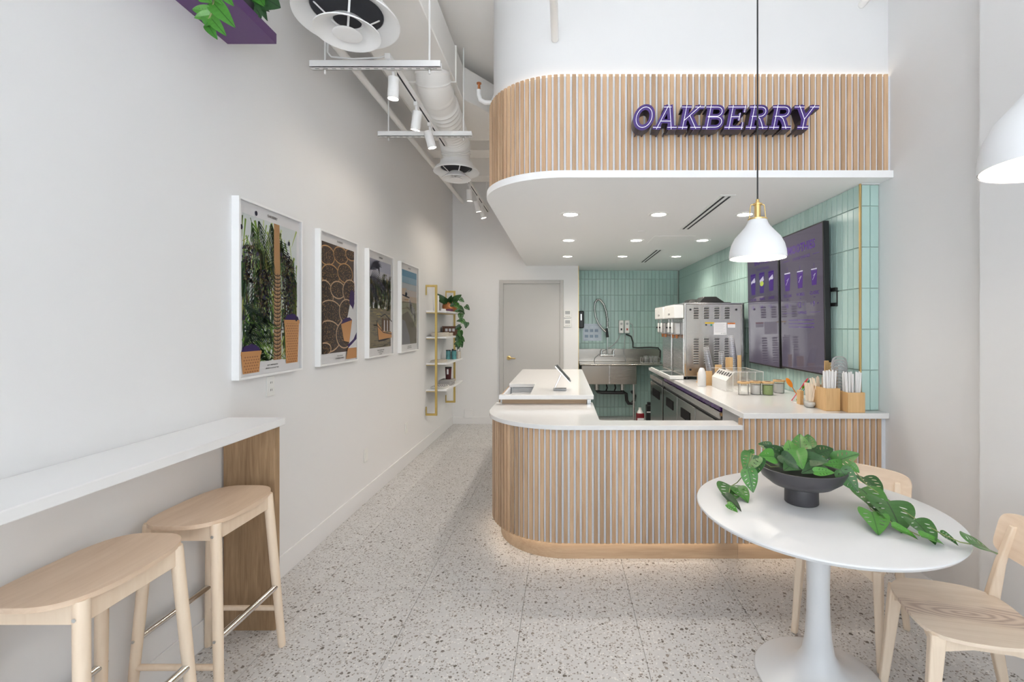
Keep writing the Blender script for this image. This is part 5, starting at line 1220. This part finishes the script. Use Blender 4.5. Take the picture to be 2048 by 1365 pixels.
cup_stack((1.570, 4.545, ZT_+.010), (1.552, 4.545, ZT_+.315), 10, .043, .033, 'short middle stack of clear cups in the bamboo rack')
cup_stack((1.685, 4.54, ZT_+.010), (1.645, 4.54, ZT_+.47), 18, .045, .035, 'tallest stack of clear cups at the back of the bamboo rack')
# acrylic organiser with sloped label front
ac = thing('acrylic_organiser', 'clear acrylic topping organiser with sloped label strip', 'organiser', (1.66, 4.0, ZT_))
X0, X1, Y0, Y1 = 1.40, 1.72, 3.98, 4.37; h = .17
for a in ((X0, X1, Y0, Y0+.004, .004, h), (X0, X1, Y1-.004, Y1, .004, h), (X1-.004, X1, Y0+.004, Y1-.004, .004, h), (X0, X0+.004, Y0+.004, Y1-.004, .004, .09), (X0, X1, Y0, Y1, 0, .004)):
    MB().box(*rel(ac, a[0], a[1], a[2], a[3], ZT_+a[4], ZT_+a[5])).build('wall', M_acry, ac)
for (p_, q_) in (((X0, Y0), (X1, Y0)), ((X1, Y0), (X1, Y1)), ((X0, Y1), (X1, Y1))): MB().bar(Vector((*p_, ZT_+h))-ac.location, Vector((*q_, ZT_+h))-ac.location, .004, .003).build('edge', M_plas, ac)  # white rods imitate the bright glint along the clear acrylic edges
for x in (X0+.06, X0+.12, X0+.18, X0+.25, X1-.002): MB().bar(Vector((x, Y0, ZT_+.004))-ac.location, Vector((x, Y0, ZT_+h))-ac.location, .003, .003, (0, 1, 0)).build('edge', M_plas, ac)  # upright white rods, glints put into the colour in the same way
for k in range(1, 5): x = X0+(X1-X0)*k/5; MB().box(*rel(ac, x, x+.003, Y0+.005, Y1-.005, ZT_+.0045, ZT_+h-.005)).build('divider', M_acry, ac)
MB().bar(Vector((X0+.003, (Y0+Y1)/2, ZT_+.09))-ac.location, Vector((X0+.075, (Y0+Y1)/2, ZT_+.165))-ac.location, .003, .38, (0, 1, 0)).build('label_panel', M_acryw, ac)
for k in range(6):
    y = Y0+.03+.06*k; v0 = Vector((X0+.034, y, ZT_+.127))-ac.location; v1 = Vector((X0+.060, y, ZT_+.154))-ac.location
    MB().bar(v0, v1, .0015, .02, (0, 1, 0)).tf(Matrix.Translation((-.0025, 0, .0025))).build('label_mark', P_ink, ac)
# jars
def jar(X, Y, lab, fill=None, sz=1.0):
    p = wt_pt(X, Y); t = thing('glass_jar', lab, 'jar', p, group='glass jars with bamboo lids')
    r = .042*sz; hh = .092
    MB().lathe_open([(0, 0), (r-.002, 0), (r, .003), (r, hh)], n=32).build('glass', M_glass, t, smooth=50)
    MB().lathe([(0, hh+.001), (r+.005, hh+.001), (r+.0065, hh+.004), (r+.0065, hh+.013), (r+.004, hh+.016), (0, hh+.016)], n=32).build('lid', M_bamboo, t, smooth=40)
    MB().lathe([(0, hh+.0162), (r*.55, hh+.0162), (r*.55, hh+.017), (0, hh+.0175)], n=24).build('lid_stamp', B_[2], t)
    if fill: MB().lathe([(0, .003), (r-.004, .003), (r-.004, .078), (0, .082)], n=28).build('contents', fill, t, smooth=50)
M_match = mat('green_powder', (.33, .43, .16), .8, noise=.25, nscale=80); M_wpow = mat('white_flakes', (.72, .70, .67), .8, noise=.15, nscale=120)
jar(1487, 790, 'glass jar with bamboo lid, leftmost of the four'); jar(1511.5, 789, 'glass jar with bamboo lid left of the green powder jar', M_wpow)
jar(1535.5, 790, 'glass jar with bamboo lid holding green powder', M_match); jar(1558, 786, 'glass jar with bamboo lid, rightmost of the four', M_wpow)
# tasting spoons in a clear tray
sq = thing('spoon_tray', 'low clear tray for the coloured spoons', 'tray', wt_pt(1606, 806))
for a in ((-.055, .055, -.04, .04, 0, .003), (-.055, .055, -.04, -.037, .003, .03), (-.055, .055, .037, .04, .003, .03), (-.055, -.052, -.037, .037, .003, .03), (.052, .055, -.037, .037, .003, .03)): MB().box(*a).build('side', M_acry, sq)
def spoon(b, t_, d, m, lab, wb=.017):
    p0 = PX(*b, d); p1 = PX(*t_, d); t = thing('spoon', lab, 'spoon', p0); ax = p1-p0
    MB().tube([Vector((0, 0, 0)), ax*.6], [.0035, .0032], 8).build('handle', m, t, smooth=60)
    Y = ax.normalized(); Z = Vector((0, -1, 0)); X = Y.cross(Z); n = 18; L_ = ax.length*.42; c = ax*.8
    pts = [c+X*wb*math.cos(2*PI*i/n)+Y*L_/2*math.sin(2*PI*i/n) for i in range(n)]
    MB().add([p+Z*.0015 for p in pts]+[p-Z*.0015 for p in pts], [tuple(range(n)), tuple(range(n, 2*n))[::-1]]+[(i, n+i, n+(i+1) % n, (i+1) % n) for i in range(n)]).build('bowl', m, t)
spoon((1601, 801), (1573, 757), 3.50, flat('spoon_orange', (.80, .24, .01)), 'orange spoon leaning left behind the wooden sticks')
spoon((1583, 802), (1616, 757), 3.515, flat('spoon_red', (.72, .06, .10)), 'red spoon leaning right across the orange one', .006)
spoon((1592, 802), (1614, 761), 3.53, flat('spoon_green', (.16, .42, .02)), 'green spoon behind the red one', .014)
spoon((1595, 802), (1620, 759), 3.545, flat('spoon_teal', (.02, .20, .22)), 'teal spoon behind the green one', .006)
# bamboo holders with straws and sticks
def open_box(t, x0, x1, y0, y1, h, th=.008, m=M_bamboo):
    for a in ((x0, x1, y0, y0+th, 0, h), (x0, x1, y1-th, y1, 0, h), (x0, x0+th, y0+th, y1-th, 0, h), (x1-th, x1, y0+th, y1-th, 0, h), (x0+th, x1-th, y0+th, y1-th, 0, th)): MB().box(*a).build('side', m, t, bevel=.001)
hA = thing('straw_box', 'long bamboo box with wrapped white straws, left of the square one', 'box', (1.79, 3.19, ZT_), group='bamboo straw boxes'); open_box(hA, -.045, .05, -.11, .10, .150)
MB().box(-.036, .041, -.02, -.014, .009, .145).build('divider', M_bamboo, hA)
hB = thing('straw_box', 'square bamboo box with wrapped white straws by the tiled return', 'box', (1.912, 3.073, ZT_), group='bamboo straw boxes'); open_box(hB, -.056, .056, -.05, .05, .130)
M_paper = mat('straw_paper', (.80, .79, .78), .6); M_stick = wood('stick_wood', (.72, .60, .46), (.82, .72, .58), 'Z', 8, 6, .6, .08)
rp = random.Random(11)
def rods(n, cx, cy, wx, wy, z0, L_, r, m, name, label, cat, group, splay=.1, fx=0):
    me = MB().cyl((0, 0, 0), (0, 0, L_), r, n=8).build(name, m) if not isinstance(r, tuple) else MB().prism(superell(r[0], r[1], .6, 12), 0, L_).build(name, m)
    for k in range(n):
        o = me if k == 0 else me.copy()
        if k: COL.objects.link(o)
        ux = -wx+2*wx*((k*5 % n)+.5)/n; uy = rp.uniform(-wy, wy); th = ux/wx*splay*.7+rp.uniform(-.3, .3)*splay
        o.location = (cx+ux, cy+uy, z0+rp.uniform(0, .004)); o.rotation_euler = (rp.uniform(-.05, .05), th+fx, 0)
        o.scale = (1, 1, rp.uniform(.95, 1.03)); tag(o, label, cat, group)
rods(19, 1.7925, 3.125, .034, .022, ZT_+.012, .248, .0046, M_paper, 'straw', 'white paper wrapped straw in the long bamboo box', 'straw', 'straws in the long box', .05)
rods(19, 1.912, 3.073, .042, .030, ZT_+.012, .245, .0050, M_paper, 'straw', 'white paper wrapped straw in the square bamboo box', 'straw', 'straws in the square box', .08)
rods(7, 1.79, 3.23, .026, .03, ZT_+.012, .20, (.006, .0012), M_stick, 'wooden_stick', 'flat wooden stick standing in the back of the long bamboo box', 'stick', 'sticks in the long box', .2, -.12)
gp = wt_pt(1619.5, 815)
gc = thing('glass_cup', 'small clear glass cup full of wooden sticks', 'cup', gp)
MB().lathe_open([(0, 0), (.026, 0), (.034, .006), (.041, .03), (.043, .055)], n=28).build('wall', M_glass, gc, smooth=50)
MB().lathe([(0, .002), (.026, .002), (.036, .02), (.036, .035), (0, .04)], n=24).build('filler', M_wpow, gc, smooth=50)
rods(16, gp.x, gp.y, .020, .014, gp.z+.042, .125, (.0055, .0012), M_stick, 'wooden_stick', 'flat wooden stick in the small glass cup', 'stick', 'sticks in the glass cup', .38, .05)
bs = thing('lid_rack', 'bamboo rack behind the straws holding clear dome lids', 'rack', (1.93, 3.332, ZT_))
for a in ((-.05, -.02, .0, .012, .008, .315), (-.012, .012, .02, .032, .008, .30), (.015, .045, .0, .012, .008, .27), (-.05, .048, -.02, .05, 0, .008)): MB().box(*a).build('slat', M_bamboo, bs, bevel=.002)
dm = thing('dome_lid_stack', 'stack of clear dome lids in the bamboo rack by the tiles', 'lids', (1.907, 3.203, ZT_))
o0 = None
for k in range(14):
    if o0 is None: o0 = MB().lathe_open([(.056, 0), (.054, .004), (.050, .006), (.048, .03), (.040, .055), (.022, .068), (.012, .069)], n=24).build('lid', M_cup, dm, smooth=50); o = o0
    else: o = link_copy(o0, dm)
    o.location = (0, 0, .022*k)
tag(MB().box(1.702, 1.728, 3.33, 3.38, ZT_, ZT_+.10).build('bamboo_block', M_bamboo, loc='base', bevel=.002), 'small bamboo block behind the glass cup of sticks', 'block')

# ------------------------------------------------------------------ fridges under the worktop
def fridge(y0, y1, doors, label, film):
    t = thing('undercounter_fridge', label, 'fridge', (1.55, (y0+y1)/2, 0), group='undercounter fridges')
    X = 1.188
    MB().box(X+.03, 1.93, y0, y1, .10, .90).build('body', M_steelw, t, world=True)
    for yy in (y0+.06, y1-.06):
        for xx in (X+.09, 1.86): MB().cyl((xx, yy, 0), (xx, yy, .10), .02, n=12).build('caster', M_black, t, world=True)
    MB().box(X-.005, X+.0295, y0, y1, .845, .897).build('top_rail', M_steel, t, world=True, bevel=.002)
    MB().box(X+.02, X+.0295, y0+.01, y1-.01, .815, .842).build('shadow_gap', M_black, t, world=True)  # black strip coloured in for the shade between rail and doors
    n = doors; w_ = (y1-y0)/n
    for k in range(n):
        a, b = y0+w_*k+.006, y0+w_*(k+1)-.006
        d = MB().box(X, X+.0295, a, b, .13, .812).build('door', M_steeld, t, world=True, bevel=.003)
        hb = MB().box(X-.006, X-.0005, a+.16, b-.16, .64, .735)
        for i, v in enumerate(hb.v): hb.v[i] = v-Vector(t.location)
        hh = hb.build('handle_recess', M_matt, d, bevel=.002)
    if film: MB().box(X+.005, 1.75, y0+.01, y1-.01, .9005, .944).build('film_cover', M_pfilm, t, world=True, bevel=.006)
fridge(3.51, 5.48, 3, 'three door steel undercounter fridge with purple film on its top', True)
fridge(5.53, 6.28, 1, 'single door steel undercounter fridge at the far end', False)
tag(MB().box(1.20, 1.95, 3.11, 3.49, 0, .947).build('end_cabinet', M_grey, loc='base', bevel=.002), 'plain grey end cabinet under the worktop beside the fridge', 'cabinet')
tag(MB().box(1.192, 1.235, 3.492, 3.506, .87, .89).build('latch_clip', M_bamboo, loc='base'), 'small brown clip at the corner of the fridge', 'clip')

# ------------------------------------------------------------------ sink corner
sk = thing('sink', 'stainless two bowl sink with backsplash against the green tiles', 'sink', (.95, 7.65, 0))
yF = 7.37; zR = .94
MB().box(.30, 1.18, yF+.03, 7.90, .615, zR-.02).build('bowl_casing', M_sink, sk, world=True, bevel=.01)
MB().box(.27, 1.66, yF, 7.945, zR-.019, zR).build('rim', M_sink, sk, world=True, bevel=.008)
MB().box(.735, .76, yF+.022, yF+.0295, .62, zR-.02).build('seam', M_steel, sk, world=True, bevel=.004)
bspl = [(.262, 0), (1.66, 0), (1.66, .16), (1.645, .20), (1.61, .215), (.262, .215)]
mb = MB().prism([(x, z) for x, z in bspl], 0, .03); mb.v = [Vector((v.x, 7.945-v.z, zR+.0005+v.y)) for v in mb.v]; mb.build('backsplash', M_sink, sk, world=True, bevel=.004)
for x in (.33, 1.14, 1.62): MB().cyl((x, yF+.06, 0), (x, yF+.06, zR-.02), .019, n=16).build('leg', M_steel, sk, world=True, smooth=50)
MB().tube([(.56, 7.6, .615), (.56, 7.6, .50), (.58, 7.6, .47), (.64, 7.6, .46), (1.0, 7.6, .455), (1.04, 7.6, .44), (1.05, 7.6, .33), (1.08, 7.6, .28), (1.14, 7.6, .28), (1.17, 7.6, .33), (1.18, 7.6, .40), (1.19, 7.75, .42), (1.19, 7.94, .42)], .028, 12).build('drain_pipe', M_black, sk, world=True, smooth=60)
for x in (.56, .98): MB().cyl((x, 7.6, .50), (x, 7.6, .616), .04, .045, 16).build('drain_cup', M_steel, sk, world=True, smooth=50)
MB().cyl((.98, 7.6, .46), (.98, 7.6, .52), .028, n=12).build('drain_tee', M_black, sk, world=True)
for x in (.72, .86): MB().tube([(x, 7.7, .61), (x+.02, 7.7, .52), (x, 7.7, .47)], .012, 8).build('supply_valve', M_black, sk, world=True)
fc = thing('spray_faucet', 'chrome pre-rinse faucet with looping black spray hose', 'faucet', (.755, 7.90, zR+.06))
yW = 7.80
def sp_(X, Y, d=yW): return PX(X, Y, d)
MB().tube([sp_(1201, 711), sp_(1229, 711)], .017, 12).build('mixer_body', M_chrome, fc, world=True, smooth=50)
for X in (1203, 1227): MB().tube([sp_(X, 713), sp_(X, 703), sp_(X+2, 700)], [.016, .012, .009], 10).build('tap_handle', M_chrome, fc, world=True, smooth=50)
for X in (1204, 1226): MB().cyl(sp_(X, 711), sp_(X, 711)+Vector((0, .13, 0)), .014, n=12).build('wall_pipe', M_chrome, fc, world=True)
MB().tube([sp_(1215, 711), sp_(1215, 650)], .009, 10).build('riser', M_chrome, fc, world=True, smooth=50)
hose = [(1215, 655), (1215, 640), (1212, 622), (1207, 608), (1200, 600), (1194, 600), (1190, 606), (1189, 618), (1191, 634), (1197, 648), (1205, 658), (1211, 664)]
hp_ = [sp_(X, Y) for X, Y in hose]
MB().tube(hp_, [.017, .018, .018, .018, .019, .019, .017, .014, .014, .015, .018, .02], 10).build('spray_hose', M_steeld, fc, world=True, smooth=60)
co = []; 
for i in range(len(hp_[:7])-1):
    for k in range(12):
        c = hp_[i].lerp(hp_[i+1], k/12); an = (i*12+k)*1.9; co.append(c+Vector((  .022*math.cos(an), .022*math.sin(an), 0)))
MB().tube(co, .0035, 6).build('spring', M_black, fc, world=True, smooth=60)
MB().cyl(sp_(1213, 657), sp_(1215, 675), .020, .024, 14).build('spray_head', M_black, fc, world=True, smooth=50)
MB().tube([sp_(1215, 657), sp_(1219, 660), sp_(1216, 668)], .006, 8).build('trigger', M_chrome, fc, world=True, smooth=50)
sd_ = thing('soap_dispenser', 'black wall soap dispenser left of the sink', 'dispenser', (.315, YS-.0005, 1.51))
MB().box(-.05, .05, -.10, 0, 0, .29).build('case', M_black, sd_, bevel=.02, seg=4)
MB().box(-.012, .012, -.104, -.0995, .13, .24).build('window', M_steel, sd_, bevel=.003)
no = thing('laminated_notice', 'laminated handwashing notice taped to the green tiles', 'notice', (0, YS-.002, 0))
n0 = PX(1166, 682, YS-.002); n1 = PX(1203, 648, YS-.002)
MB().box(n0.x, n1.x, -.0015, 0, n0.z, n1.z).build('sheet', mat('laminate', (.48, .55, .62), .12, noise=.15, nscale=8), no)
a = Art()
for r, (v, h_) in enumerate(((.80, .06), (.58, .20), (.25, .20))):
    for k in range(3):
        a.rect(flat('notice_blue', (.28, .36, .47)) if r else flat('notice_pale', (.6, .66, .7)), n0.x+.03+.085*k, n0.x+.03+.085*k+.06, n0.z+.29*v-.5*h_*.29+.01, n0.z+.29*v+.5*h_*.29)
a.line(flat('notice_blue', (.16, .24, .38)), (n0.x+.01, n0.z+.012), (n0.x+.09, n0.z+.012), .008)
for i, v in enumerate(a.mb.v): a.mb.v[i] = Vector((v.x, -.0018-v.z, v.y))
a.mb.build('print', a.mats, no, fixn=False)
cb = thing('chemical_dispenser', 'pair of grey chemical dispensers above the sink with hoses', 'dispenser', (0, YS-.0005, 0))
for X in (1237, 1248.5):
    p0 = PX(X, 667, YS); p1 = PX(X+9.5, 641, YS)
    c_ = MB().box(p0.x, p1.x, -.07, 0, p0.z, p1.z).build('case', M_plas if X > 0 else M_grey, cb, bevel=.012)
    MB().cyl((.5*(p0.x+p1.x), -.078, p1.z-.06), (.5*(p0.x+p1.x), -.0705, p1.z-.06), .02, n=16).build('dial', M_grey, c_); MB().box(.5*(p0.x+p1.x)-.012, .5*(p0.x+p1.x)+.012, -.073, -.0705, p0.z+.05, p0.z+.085).build('button', P_ink if X < 1240 else flat('dull_red', (.4, .07, .05)), c_)
def cbp(L_): return [PX(X, Y, YS-.04)-Vector(cb.location) for X, Y in L_]
for L_, r, m in (([(1241, 668), (1236, 680), (1225, 692), (1205, 703), (1190, 716), (1187, 727)], .007, M_grey), ([(1250, 670), (1249, 690), (1247, 705), (1252, 725)], .006, M_grey), ([(1252, 669), (1262, 673), (1266, 685), (1266, 695), (1275, 696), (1300, 695), (1316, 696), (1321, 702), (1320, 722)], .011, M_blackr), ([(1257, 645), (1265, 650), (1267, 665), (1266, 680)], .006, M_grey)):
    MB().tube(cbp(L_), r, 8).build('hose', m, cb, smooth=60)
rkx = thing('dish_rack', 'small wire rack of glasses on the sink drainboard', 'rack', (1.45, 7.6, zR+.0005))
for z in (.008, .09):
    MB().tube([(-.16, -.1, z), (.12, -.1, z), (.12, .1, z), (-.16, .1, z), (-.16, -.1, z)], .004, 6).build('wire_ring', M_chrome, rkx)
for x in (-.16, -.07, .02, .12):
    for y in (-.1, .1): MB().cyl((x, y, .004), (x, y, .09), .003, n=6).build('wire', M_chrome, rkx)
for i, (x, y) in enumerate(((1.36, 7.6), (1.45, 7.62), (1.52, 7.58))):
    t_ = tag(MB().lathe_open([(.0, 0), (.028, 0), (.034, .11), (.032, .11), (.026, .004), (0, .004)], (x, y, zR+.006), 20).build('measuring_cup', M_cup, loc='base', smooth=50), ['clear cup standing in the wire rack, left one', 'clear cup standing in the wire rack, middle one', 'clear cup standing in the wire rack, right one'][i], 'cup')
jg = thing('cleaner_jug', 'jug of red cleaner on the floor under the sink', 'jug', (1.20, 7.2, 0))
MB().prism(superell(.062, .06, .5, 24), 0.0005, .20).build('body', mat('red_liquid', (.20, .012, .02), .15), jg, bevel=.012)
MB().lathe([(.05, .2005), (.03, .24), (.022, .25), (.022, .28), (0, .28)], n=20).build('neck', M_plas, jg, smooth=40)
MB().box(-.05, .05, -.0625, -.0605, .05, .13).build('label', P_paper, jg)
bk = thing('black_canister', 'tall black canister on the floor beside the red cleaner', 'canister', (1.335, 7.18, 0))
MB().box(-.045, .045, -.06, .06, .0005, .33).build('body', M_black, bk, bevel=.01)
MB().cyl((0, 0, .331), (0, 0, .37), .03, n=16).build('cap', M_black, bk)
MB().box(-.0455, .0455, -.0615, -.0605, .22, .235).build('band', M_plas, bk)
